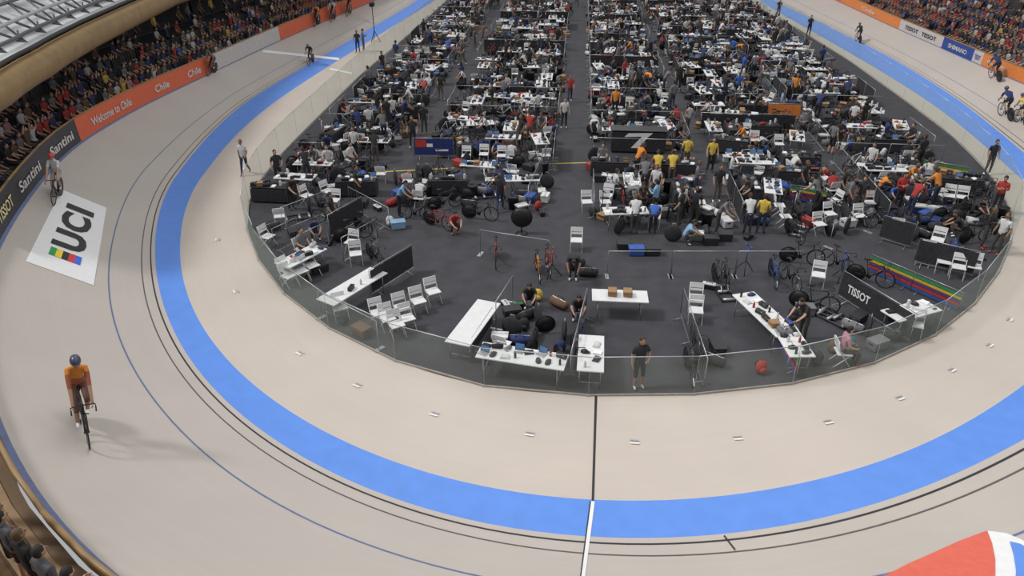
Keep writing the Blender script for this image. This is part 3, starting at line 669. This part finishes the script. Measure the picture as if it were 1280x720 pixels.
b=M(); b.box((0,0,.02),(.42,.3,.04),OBJF); b.box((.01,.01,.055),(.38,.27,.03),OBJF); b.box((-.02,0,.08),(.3,.22,.02),OBJF); PR['folded_towel']=(P_('folded_towel','towel',[('b',b,None)]),'folded cloth towel')
b=M(); b.box((0,0,.16),(.5,.32,.3),OBJ); b.box((0,0,.34),(.52,.34,.07),WPL); b.tube([(-.27,0,.3),(-.27,0,.43),(.27,0,.43),(.27,0,.3)],.014,WPL,6); PR['cooler_box']=(P_('cooler_box','cooler',[('b',b,None)]),'picnic cooler with a white lid')
b=M(); b.box((0,0,.1),(.46,.2,.18),BMET); b.box((0,0,.2),(.46,.2,.03),OBJ); b.tube([(-.1,0,.21),(-.1,0,.27),(.1,0,.27),(.1,0,.21)],.012,BMET,5); b.box((.12,-.105,.17),(.04,.02,.06),GMET); PR['toolbox']=(P_('toolbox','toolbox',[('b',b,None)]),'tool box with a carry handle')
b=M(); b.box((0,0,.02),(.22,.3,.03),WHT); b.box((.02,.01,.045),(.21,.29,.02),WHT,Matrix.Rotation(.15,3,'Z')); PR['paper_stack']=(P_('paper_stack','paper',[('b',b,None)]),'untidy stack of white papers')
b=M(); b.lathe([(0,0),(.05,0),(.055,.1),(.05,.25),(.052,.26),(0,.27)],(0,0,0),WPL,10); b.tube([(.05,0,.2),(.1,0,.18),(.05,0,.08)],.008,WPL,5); PR['white_jug']=(P_('drinks_jug','jug',[('b',b,None)]),'white plastic jug with a handle')
w=wheel((0,0,.335),True); PR['spare_wheel']=(P_('spare_wheel','wheel',[('b',w,None)]),'black disc track wheel standing on edge')
b=M()
for y in(-.5,.05,.45): b.tube([(-.22,y,.09),(.22,y,.09)],.055,GMET,10)
for x in(-.25,.25): b.box((x,0,.07),(.04,1.15,.06),BMET)
PR['bike_rollers']=(P_('bike_rollers','training rollers',[('b',b,None)]),'flat set of bicycle training rollers')
b=M()
for k in range(3):
    a=2*pi*k/3; b.tube([(0,0,.5),(.35*math.cos(a),.35*math.sin(a),0.01)],.016,BMET,6)
b.tube([(0,0,.4),(0,0,1.1)],.02,OBJ,6); b.tube([(0,-.25,1.1),(0,.25,1.1)],.018,OBJ,6); b.box((0,0,1.1),(.06,.1,.06),BMET); PR['repair_stand']=(P_('repair_stand','bicycle stand',[('b',b,None)]),'tripod bicycle repair stand')
b=M(); b.lathe([(0,0),(.2,0),(.24,.55),(.25,.57),(.22,.57),(.18,.5),(0,.5)],(0,0,0),BMET,16); PR['waste_bin']=(P_('waste_bin','bin',[('b',b,None)]),'round black waste bin')
NOCOL=('cardboard_box','laptop','paper_stack','white_jug','spare_wheel','bike_rollers','waste_bin','wheel_bag')
def put(kind,p,ang=0,col=None,z=0,lab=None,sc=1):
    pr,lb=PR[kind]; col=col or random.choice(QW)
    inst(pr,TZ((p[0],p[1],z),ang,sc),lab or ((col+' ' if kind not in NOCOL else '')+lb),pr.name.replace('_',' ')+' items in the pit area',CO[col])
OCC={}
def occ(x,y,r): OCC.setdefault((int(x//3),int(y//3)),[]).append((x,y,r))
def free(x,y,r):
    s,rr=rs(x,y)
    if rr>fA(s)-r-.15: return False
    i,j=int(x//3),int(y//3)
    for a_ in(i-1,i,i+1):
        for b_ in(j-1,j,j+1):
            for a,b,c in OCC.get((a_,b_),()):
                if (a-x)**2+(b-y)**2<(c+r)**2: return False
    return True
def far(p): return p[1]>40
def clampin(p,m=.35):
    s,r=rs(p[0],p[1]); R=fA(s)-m
    return Vector(p) if r<=R else ring(s,R,p[2] if len(p)>2 else 0)
def put_chair(p,ang,lab='white folding chair with a slatted back'):
    inst(CHAIR,TZ((p[0],p[1],0),ang),lab,'white folding chairs',merged=far(p)); occ(p[0],p[1],.28)
def dress(p,ang,L=1.83,W=.76,n=6,dense=.85):
    R=Matrix.Rotation(ang,2); slots=[(-L/2+L*(i+.5)/n,q) for i in range(n) for q in(-W*.24,W*.24)]
    for u,v in slots:
        if random.random()>dense: continue
        w=R@Vector((u+random.uniform(-.03,.03),v+random.uniform(-.03,.03)))
        k=random.choices(['water_bottle','cycling_helmet','folded_towel','laptop','paper_stack','toolbox','white_jug','cardboard_box','duffel_bag'],[3,3,3.5,1.3,1.6,2.3,1.2,.6,1.6])[0]
        sc=1 if k in('water_bottle','white_jug') else .66 if k in('cardboard_box','folded_towel','toolbox') else .48 if k=='duffel_bag' else .85
        put(k,(p[0]+w.x,p[1]+w.y),ang+random.uniform(-.4,.4),None,.7455,sc=sc)
def put_table(p,ang,kind='w',n=6,dense=.85,lab=None):
    pr={'w':TABLE,'b':TABLEB,'n':TABLEN}[kind]; L=2.6 if kind=='n' else 1.83; W=.8
    d=Vector((math.cos(ang),math.sin(ang))); e=Vector((-d.y,d.x)); p=Vector((p[0],p[1]))
    for _ in range(40):
        bad=0
        for a in(-.5,.5):
            for b in(-.5,.5):
                c=p+d*L*a+e*W*b; s,r=rs(c.x,c.y); bad=max(bad,r-(fA(s)-.08))
        if bad<=0: break
        tgt=Vector((XC,max(p.y,YC)))-p; p=p+tgt.normalized()*max(.03,bad*.7)
    inst(pr,TZ((p[0],p[1],0),ang),lab or ('table draped in black cloth' if kind=='b' else 'white folding table with metal legs'),'pit tables',merged=far(p))
    for t in(-.34,0,.34): occ(p[0]+d.x*L*t,p[1]+d.y*L*t,.4)
    dress(p,ang,L,.76,n,dense); return p
def put_bike(p,ang,col=None):
    col=col or random.choice(['black','black','black','black','black','red','white','grey','navy'])
    inst(random.choice(BIKE),TZ((p[0],p[1],0),ang),f'{col} track bicycle with thin black wheels','track bicycles in the pit area',CO[col],merged=far(p))
    d=Vector((-math.sin(ang),math.cos(ang)))
    for t in(-.45,.1,.5): occ(p[0]+d.x*t,p[1]+d.y*t,.16)
def line(pr,a,b,lab,unit=2.2,grp='barriers in the pit area',z=0):
    a=Vector((a[0],a[1],z)); b=Vector((b[0],b[1],z)); d=b-a; n=max(1,round(d.length/unit)); k=d.length/n/unit; ang=math.atan2(d.y,d.x)
    for i in range(n):
        c=a+d*((i+.5)/n); T=TZ(c,ang)@Matrix.Diagonal((k*.985,1,1,1)); inst(pr,T,lab,grp,merged=far(c))
        for t in(-.4,0,.4): occ(c.x+d.x/n*t,c.y+d.y/n*t,.1)
def pl(pr,x1,y1,x2,y2,lab='grey metal crowd barrier with upright bars'):
    line(pr,clampin(pt(x1,y1),.15),clampin(pt(x2,y2),.15),lab)
# ---------------- riders first
def tang(p):
    s,r=rs(p.x,p.y); return (ring(s+.3,r)-ring(s-.3,r)).normalized()
def rider(px,py,col,sc=1.0,k='ride',head=None,bl=.6):
    l,n=hit(px,py); f=Vector(head) if head else tang(l); n=n.lerp(Vector((0,0,1)),bl); T=frame(l,f,n,sc)
    inst(HU[k],T,f'person in a {col} cycling suit and helmet riding a bicycle','riders on the track',CO[col],force=True)
    inst(BIKE[0],T,f'track bicycle ridden by the person in {col}','bicycles on the track',CO['black'],force=True)
rider(107,541,'orange',1.18,'ride_up',(.62,-.78,0),.68)
rider(73,250,'white',1.08,'ride_red',(.35,-.95,0),.7); rider(265,93,'grey'); rider(389,80,'black'); rider(362,42,'red',1.2); rider(396,32,'orange',1.2); rider(416,26,'white',1.2); rider(436,19,'red',1.2); rider(378,36,'navy',1.2)
rider(1072,53,'black'); rider(1243,100,'navy',1.1); rider(1256,148,'navy',1.15); rider(1276,156,'yellow',1.1)
for k,x,y,an,col in[('walk',308,218,0,'white'),('stand',1233,218,0,'black'),('stand',448,66,0,'black'),('phone',455,64,90,'grey'),('stand',1010,45,0,'black'),('stand',972,22,0,'black')]:
    l,n=hit(x,y); put_person(k,l,math.radians(an),col,'officials beside the track')
l,n=hit(469,52); m=M()
for k in range(3):
    a=2*pi*k/3; m.tube([(0,0,.9),(.45*math.cos(a),.45*math.sin(a),.01)],.03,BMET,6)
m.tube([(0,0,.8),(0,0,2.9)],.035,BMET,6); m.box((0,0,3.0),(.35,.5,.35),BMET); m.box((0,-.3,3.0),(.18,.2,.18),BMET)
o=obj('camera_stand',m.mesh('camera_stand'),label='tall black tripod mast carrying a boxed camera',category='camera stand'); o.matrix_world=TZ(l)
# ---------------- foreground layout
def ctr(a,b): 
    A_,B_=pt(*a,.74),pt(*b,.74); return ((A_.x+B_.x)/2,(A_.y+B_.y)/2), math.atan2(B_.y-A_.y,B_.x-A_.x)
p,a=ctr((568,434),(614,373)); put_table(p,a,'n',6,.0,'long bare white folding table')
p,a=ctr((738,368),(812,371)); p=put_table(p,a,'w',6,0,'white folding table holding two brown baskets')
for dx in(-.25,.25): put('cardboard_box',(p[0]+dx,p[1]),0,None,.7455,'small open brown box of papers',sc=.7)
p,a=ctr((590,463),(690,479)); put_table(p,a,'n',8,.8,'white folding table crowded with bottles and cloths')
p,a=ctr((737,436),(735,488)); put_table(p,a,'w',5,.35,'white folding table with a few bottles and papers')
p,a=ctr((390,385),(462,342)); put_table(p,a,'n',6,.12,'long white folding table')
p,a=ctr((348,330),(372,318)); put_table(p,a,'w',6,.6)
p,a=ctr((935,372),(978,412)); put_table(p,a,'n',7,.95,'white folding table crowded with tools and bottles')
p,a=ctr((1003,428),(1030,470)); put_table(p,a,'w',6,.8)
p,a=ctr((1148,405),(1184,395)); put_table(p,a,'w',5,.6)
for x,y,an in[(486,412,35),(503,398,35),(524,390,35),(542,378,35),(446,330,20),(378,352,50),(392,345,50),(427,398,30),(385,256,60),(411,250,60),(337,308,70),(350,362,60),(720,313,0),(733,264,10),(756,264,10),(868,402,-5),(868,386,-5),(1020,357,-15),(1153,330,-30),(1176,340,-20),(1194,347,-20),(1213,346,-20),(1183,256,-20),(1199,258,-20),(942,185,0),(972,190,0),(583,205,0),(605,203,0),(627,205,0),(628,445,160),(1168,312,-30),(380,324,60),(1050,455,90),(440,210,60),(474,405,35),(510,412,35),(497,420,35),(360,350,60),(1140,420,-20)]:
    p=clampin(pt(x,y)); put_chair(p,math.radians(an),'white plastic folding chair standing on the dark carpet')
pl(BARB,464,372,517,338,'metal barrier covered with black fabric')
pl(RAILB,600,318,686,332); pl(BAR,430,330,472,305); pl(BAR,380,325,412,308); pl(BAR,438,262,488,290); pl(BAR,355,290,410,268); pl(BARB,413,300,455,275,'metal barrier covered with black fabric'); pl(BAR,345,318,375,303)
pl(RAILB,758,346,998,346,'thin metal rail divider'); pl(RAILB,641,378,620,412,'thin metal rail divider'); pl(BAR,732,395,712,478); pl(BAR,850,395,879,488)
pl(BARR,616,408,590,448,'low barrier with rainbow stripes')
pl(BARB,1046,372,1140,432,'metal barrier covered with black lettered fabric')
pl(BARB,1097,300,1137,312,'metal barrier covered with black fabric'); pl(BARB,1140,330,1215,348,'metal barrier covered with black fabric')
pl(BARR2,1084,340,1202,392,'long low barrier panel with rainbow stripes'); pl(BARR,1150,218,1206,228,'low barrier with rainbow stripes'); pl(BARR,985,250,1030,258,'low barrier with rainbow stripes')
pl(BARR,972,432,1003,482,'barrier panel with rainbow stripes'); pl(RAILB,1035,310,1085,290,'thin metal rail divider'); pl(BAR,660,262,690,190); pl(RAILB,395,400,470,440)
pl(BARU,518,198,568,198,'barrier hung with a navy banner'); pl(BARO,957,152,998,153,'barrier hung with an orange banner')
for t_ in(530,543,556):
    q=pt(t_,206); occ(q.x,q.y,.6)
A_=pt(1046,372);B_=pt(1140,432); d=(B_-A_).normalized(); nrm=Vector((d.y,-d.x,0)).normalized()
V,Fc,_=text2d('TISSOT'); L=(B_-A_).length
lt=flatmap(V,Fc,lambda u,v:A_+d*(L*(.12+.3*u))+nrm*.06+Vector((0,0,.45+.3*v)),WHT,'lettering',0,[o for o in COL.objects if 'lettered' in str(o.get('label',''))][0])
bpy.context.view_layer.update(); lt.matrix_parent_inverse=lt.parent.matrix_world.inverted()
for k,x,y,an,col in[('stand2',797,487,20,'black'),('crouch',568,292,30,'red'),('walk',625,264,180,'black'),('bend',716,350,0,'black'),('stand',1071,268,-40,'black'),('stand',1057,268,60,'grey'),('walk',1083,222,-30,'white'),('sit',380,324,60,'grey'),
 ('reach',792,293,180,'white'),('bend',815,292,170,'blue'),('crouch',858,305,90,'light blue'),('reach',933,292,180,'white'),('stand',949,292,160,'yellow'),('stand',895,252,10,'black'),('stand',887,215,0,'yellow'),('phone',1045,190,0,'black'),
 ('stand',445,200,0,'white'),('walk',485,160,30,'black'),('phone',463,170,200,'white'),('stand',517,185,0,'black'),('stand',531,168,20,'black'),('reach',820,232,180,'yellow'),('reach',838,232,180,'yellow'),('stand',856,212,180,'yellow'),('stand',705,160,10,'white'),('walk',712,128,0,'red'),
 ('sit',1050,455,90,'pink'),('reach',1001,425,-60,'black'),('crouch',662,385,0,'black'),('stand',1243,318,-60,'white'),('reach',1135,270,120,'red'),('phone',1120,262,0,'red'),
 ('stand',418,290,90,'black'),('sit',440,210,60,'white'),('reach',500,270,90,'light blue'),('crouch',722,400,0,'black'),('stand',768,145,0,'orange'),('stand',847,112,0,'black'),('reach',365,262,60,'black'),('crouch',395,300,30,'navy'),('stand2',350,232,40,'black')]:
    p=clampin(pt(x,y)); put_person(k,p,math.radians(an),col); occ(p.x,p.y,.28)
for x,y,an,c in[(1015,388,70,'black'),(1045,338,30,'black'),(905,356,0,'black'),(965,352,0,'blue'),(985,356,15,'black'),(672,345,10,'orange'),(620,328,5,'red'),(685,338,10,'red'),(718,455,10,'black'),(860,470,5,'black'),(548,285,60,'red'),(520,275,80,'black'),(868,440,4,'black'),(725,425,8,'navy'),(600,275,80,'black'),(895,358,5,'black'),(1085,355,60,'black'),(1000,330,80,'black'),(470,330,40,'black')]:
    put_bike(clampin(pt(x,y),.8),math.radians(an),c)
for k,x,y,an,c in[('storage_crate',1005,392,0,'grey'),('backpack',655,412,0,'black'),('backpack',642,408,30,'black'),('storage_crate',640,395,20,'black'),('backpack',672,375,0,'yellow'),('cooler_box',625,430,0,'red'),('storage_crate',498,285,20,'light blue'),('backpack',488,282,0,'white'),('bike_rollers',905,368,10,'black'),('bike_rollers',1040,400,40,'black'),('bike_rollers',1030,390,40,'black'),('repair_stand',1050,350,0,'blue'),('repair_stand',930,340,20,'blue'),('repair_stand',690,345,0,'red'),('backpack',700,440,0,'navy'),('backpack',722,438,0,'grey'),('storage_crate',795,318,5,'blue'),('storage_crate',780,312,5,'black'),('storage_crate',815,318,5,'black'),('backpack',1040,440,0,'brown'),('backpack',1060,435,0,'teal'),('backpack',1020,455,0,'black'),('storage_crate',1095,435,30,'grey'),('backpack',990,400,0,'black'),('cooler_box',870,300,0,'grey'),('storage_crate',888,305,0,'black'),('storage_crate',905,300,0,'black'),('backpack',430,405,0,'black'),('storage_crate',400,340,45,'black'),('duffel_bag',735,345,0,'black'),('duffel_bag',720,335,40,'black'),('duffel_bag',660,398,40,'black'),('duffel_bag',650,430,0,'navy'),('duffel_bag',1110,425,0,'black'),('duffel_bag',1125,415,60,'teal'),('wheel_bag',705,425,0,'black'),('wheel_bag',870,455,0,'black'),('wheel_bag',1140,300,0,'black'),('duffel_bag',1170,288,0,'black'),('duffel_bag',1150,280,0,'navy'),('wheel_bag',840,302,80,'black'),('wheel_bag',640,420,70,'black'),('wheel_bag',672,405,20,'black'),('duffel_bag',665,425,80,'black'),('backpack',950,466,20,'red'),('toolbox',650,385,20,'green')]:
    p=clampin(pt(x,y)); put(k,p,math.radians(an),c); occ(p.x,p.y,.28)
p=pt(652,292); g=M(); g.ell((0,0,.72),(.42,.16,.42),BMET,None,20,10); g.torus((0,0,0),.42,.02,BMET,24,5)
nn=24*5
for i in range(len(g.v)-nn,len(g.v)): x,y,z=g.v[i]; g.v[i]=(y,x,z+.72)
g.tube([(0,0,.0),(0,0,.4)],.03,BMET,8); g.lathe([(0,0),(.25,0),(.25,.03),(0,.04)],(0,0,0),BMET,14)
o=obj('pedestal_fan',g.mesh('pedestal_fan'),label='round black drum fan on a short pedestal',category='fan'); o.matrix_world=TZ((p.x,p.y,0)); occ(p.x,p.y,.5)
p=pt(797,192); b=M(); b.box((0,0,.6),(2.8,.8,1.2),BFAB); b.box((0,0,1.21),(2.9,.9,.03),BMET)
o=obj('black_counter',b.mesh('black_counter'),label='black team counter with a white slanted emblem',category='counter'); o.matrix_world=TZ((p.x,p.y+.4,0))
for t in(-1.1,-.5,0,.5,1.1): occ(p.x+t,p.y+.4,.5); occ(p.x+t,p.y-.6,.5); occ(p.x+t,p.y-1.4,.5); occ(p.x+t,p.y-2.2,.45)
b=M(); b.add([(-.75,-.41,.88),(.5,-.41,.93),(.7,-.41,1.12),(-.55,-.41,1.08)],[(0,1,2,3)],WHT); b.add([(.15,-.412,.93),(.5,-.412,.95),(.0,-.412,.3),(-.38,-.412,.3)],[(0,1,2,3)],WHT); obj('emblem',b.mesh('emblem'),o)
for x1,y1,x2,y2 in[(455,216,568,210),(640,206,748,203)]:
    a=pt(x1,y1);b_=pt(x2,y2); m=M(); w=Vector((0,.06,0)); m.add([a-w+Vector((0,0,.004)),b_-w+Vector((0,0,.004)),b_+w+Vector((0,0,.004)),a+w+Vector((0,0,.004))],[(0,1,2,3)],mat('yellow_tape',(.5,.4,.06))); obj('floor_tape',m.mesh('floor_tape'),label='yellow tape strip stuck to the carpet',category='tape')
def inpoly(x,y,P):
    c=False
    for i in range(len(P)):
        (x1,y1),(x2,y2)=P[i],P[i-1]
        if (y1>y)!=(y2>y) and x<(x2-x1)*(y-y1)/(y2-y1)+x1: c=not c
    return c
for P,N,ch in(([(318,240),(440,205),(480,262),(440,320),(350,330)],70,True),([(1000,400),(1045,385),(1135,432),(1060,452)],26,False),([(625,385),(705,380),(705,455),(610,455)],26,False),([(1095,215),(1245,225),(1250,330),(1100,292)],110,True),([(470,225),(650,215),(650,262),(480,262)],90,True),([(760,262),(960,262),(960,300),(770,300)],60,True),([(850,355),(885,355),(900,470),(870,480)],14,False),([(395,395),(440,395),(470,425),(420,412)],14,False),([(960,262),(1090,255),(1085,290),(970,305)],45,True)):
    xs=[q[0] for q in P]; ys=[q[1] for q in P]
    for _ in range(N):
        x,y=random.uniform(min(xs),max(xs)),random.uniform(min(ys),max(ys))
        if not inpoly(x,y,P): continue
        p=pt(x,y); t=random.random()
        if ch and t<.16:
            if all(free(p.x+q,p.y,.36) for q in(-.55,0,.55)): put_table((p.x,p.y),random.uniform(-.15,.15),random.choice('wwb'),6,.85)
        elif ch and t<.32:
            if free(p.x,p.y,.27): put_chair((p.x,p.y),random.choice([0,pi,pi/2])+random.uniform(-.4,.4))
        elif ch and t<.50:
            an=random.uniform(0,3); d=Vector((-math.sin(an),math.cos(an)))
            if all(free(p.x+d.x*q,p.y+d.y*q,.16) for q in(-.45,.1,.5)): put_bike((p.x,p.y),an,'black')
        elif ch and t<.58:
            if free(p.x,p.y,.25): put_person(random.choice(['reach','crouch','stand','phone']),(p.x,p.y,0),random.uniform(-pi,pi),random.choice(PW)); occ(p.x,p.y,.22)
        elif free(p.x,p.y,.17): put(random.choice(['backpack','duffel_bag','duffel_bag','wheel_bag','storage_crate','toolbox','spare_wheel','bike_rollers']),(p.x,p.y),random.uniform(0,6)); occ(p.x,p.y,.22)
# ---------------- pit cells (nearest first)
blocks=[(-13.8,-9.2,30.0),(-7.4,-0.9,28.5),(1.0,6.0,28.0),(7.1,12.3,27.5),(13.1,18.4,28.5)]
cells=[]
for bi,(x0,x1,ys) in enumerate(blocks):
    y=ys+random.uniform(0,1.5)
    while y<86:
        cells.append((y,x0,x1,bi)); y+=4.0+random.choice([0,.3,.9])
cells.sort()
dp=4.0
for y,x0,x1,bi in cells:
    if random.random()<.65:
        xa,xb=(x0,x1) if random.random()<.5 else random.choice([(x0,(x0+x1)/2),((x0+x1)/2,x1)])
        if free(xa+.1,y+dp,.1) and free(xb-.1,y+dp,.1): line(RAILB if random.random()<.85 else BARB,(xa,y+dp-.2),(xb,y+dp-.2),'grey metal divider between team pits')
    for sx in(x0,x1):
        if free(sx,y+.4,.1) and free(sx,y+dp-.4,.1) and random.random()<.5: line(BARB if random.random()<.22 else BAR,(sx,y+.2),(sx,y+dp-.4),'grey metal crowd barrier beside the aisle')
    for k in range(9):
        an=random.choice([0,pi/2,random.uniform(-.3,.3),pi/2+random.uniform(-.3,.3)]); tx=random.uniform(x0+.5,x1-.5); ty=y+random.uniform(.4,3.6)
        d=Vector((math.cos(an),math.sin(an)))
        if all(free(tx+d.x*t*1.83,ty+d.y*t*1.83,.36) for t in(-.32,0,.32)):
            put_table((tx,ty),an,'b' if random.random()<.33 else 'w',5,.92 if y<60 else .7)
    for k in range(16):
        bx,by=random.uniform(x0+.3,x1-.3),random.uniform(y+.3,y+dp-.3); an=random.choice([0,pi/2,random.uniform(0,3)]); d=Vector((-math.sin(an),math.cos(an)))
        if all(free(bx+d.x*t,by+d.y*t,.15) for t in(-.45,.1,.5)): put_bike((bx,by),an)
    for k in range(16):
        bx,by=random.uniform(x0+.3,x1-.3),random.uniform(y+.3,y+dp-.3)
        if free(bx,by,.26):
            an=random.choice([0,pi,pi/2,-pi/2])+random.uniform(-.4,.4); put_chair((bx,by),an)
            if random.random()<.4: put_person(random.choice(['sit','sit_lean']),(bx,by,-.02),an,random.choice(PW))
    cx,cy=random.uniform(x0+1,x1-1),y+random.uniform(1,3)
    for k in range(17):
        bx,by=(random.gauss(cx,1.0),random.gauss(cy,.8)) if k<11 else (random.uniform(x0,x1),random.uniform(y,y+dp))
        if x0-.2<bx<x1+.2 and free(bx,by,.22): put_person(random.choice(['stand','stand2','phone','reach','reach','bend','crouch','crouch']),(bx,by,0),random.uniform(-pi,pi),random.choice(PW)); occ(bx,by,.22)
    for k in range(95):
        bx,by=random.uniform(x0,x1),random.uniform(y,y+dp)
        if free(bx,by,.12): put(random.choice(['storage_crate','backpack','backpack','duffel_bag','duffel_bag','wheel_bag','cooler_box','toolbox','spare_wheel','repair_stand','waste_bin','cardboard_box','storage_crate']),(bx,by),random.uniform(0,6)); occ(bx,by,.2)
for k in range(18):
    bx,by=random.choice([0,6.5,12.6,-8,-8.5])+random.uniform(-.4,.4),random.uniform(34,84)
    if free(bx,by,.3): put_person(random.choice(['stand','walk','phone','walk']),(bx,by,0),random.uniform(-pi,pi),random.choice(PW)); occ(bx,by,.3)
for nm,m in OVER.items():
    o=obj(nm,m.mesh(nm+'_mass'),label='distant mass of '+nm.replace('_',' ')+' items filling the pits',category=nm.replace('_',' '),kind='stuff')
# ---------------- spectators
sp=[]
for s0,s1 in((-66,K*pi*.5),(K*pi*.93,K*pi+64)):
    for k in range(NR):
        s=s0
        while s<s1:
            st=15<s<K*pi*.5
            r=fD(s)+.3+TD*(k+1)+.16-(.5 if st else 0); z=fZ(s)-.1+TH*k+(.03 if st else 0); p=ring(s,r,z)
            left=s<SN+3
            dn=.92 if (st or not left) else (.92,.85,.7,.45,0,0)[k]
            if not left and not st and k>=4: dn=.7
            if random.random()<dn and inview(p+Vector((0,0,1.2)),50): 
                f=(ring(s,r-1,z)-p).normalized(); sp.append(((p-CP).length,p,f,st,left))
            s+=.62*(K/r if 0<=s<=K*pi else 1)*random.uniform(.95,1.15)
for s in np.arange(-60,SN,1.7):
    p=ring(s,fD(s)+random.uniform(4.2,4.6),fZ(s)-.1+TH*NL)
    if random.random()<.6 and inview(p,30):
        f=(ring(s,fD(s))-p); f.z=0; f.normalize(); inst(SPN[0],frame(p,f,Vector((0,0,1))),'spectator standing on the dark concourse','spectators in the stands',CO[random.choice(['black','black','grey','yellow','brown','navy'])])
sp.sort(key=lambda t:t[0])
stuff=M()
CW=['red']*4+['black']*9+['white']*3+['grey']*4+['navy']*4+['brown']*5+['blue','pink','yellow']
for i,(d,p,f,st,left) in enumerate(sp):
    T=frame(p,f,Vector((0,0,1)),random.uniform(.92,1.05))
    if i<270:
        c=random.choice(CW)
        if st:
            c=random.choice(['black','brown','red','pink','grey','red'])
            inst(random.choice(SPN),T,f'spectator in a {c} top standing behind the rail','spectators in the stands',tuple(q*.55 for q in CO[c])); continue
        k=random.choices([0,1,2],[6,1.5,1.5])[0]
        inst(SP[k],T,f'seated spectator in a {c} top'+(', arms raised' if k==1 else ', wearing a cap' if k==2 else ''),'spectators in the stands',tuple(q*.7 for q in CO[c]))  # clothes darkened: the dimness under the stand roof is put into their colour
    else: stuff.join(spstuff,T)
if stuff.v: obj('spectator_crowd',stuff.mesh('spectator_crowd'),label='dense crowd of seated spectators in mixed clothes',category='crowd',kind='stuff')
# ---------------- light
w=bpy.data.worlds.new('world'); SC.world=w; w.use_nodes=True; bg=w.node_tree.nodes['Background']; bg.inputs[0].default_value=(.95,.97,1,1); bg.inputs[1].default_value=.43
sd=bpy.data.lights.new('sun','SUN'); sd.energy=1.9; sd.angle=math.radians(9); sd.color=(1,.985,.96); so=bpy.data.objects.new('arena_sun',sd); COL.objects.link(so)
so.rotation_euler=Vector((.85,.1,-1)).to_track_quat('-Z','Y').to_euler()
for x,y in((-8,22),(12,22),(-8,50),(12,50),(2,78),(2,8)):
    a=bpy.data.lights.new('area','AREA'); a.size=9; a.energy=980; a.color=(1,.99,.98); ao=bpy.data.objects.new('arena_light',a); COL.objects.link(ao); ao.location=(x,y,21)
print('OBJS',len(bpy.data.objects),NUM)
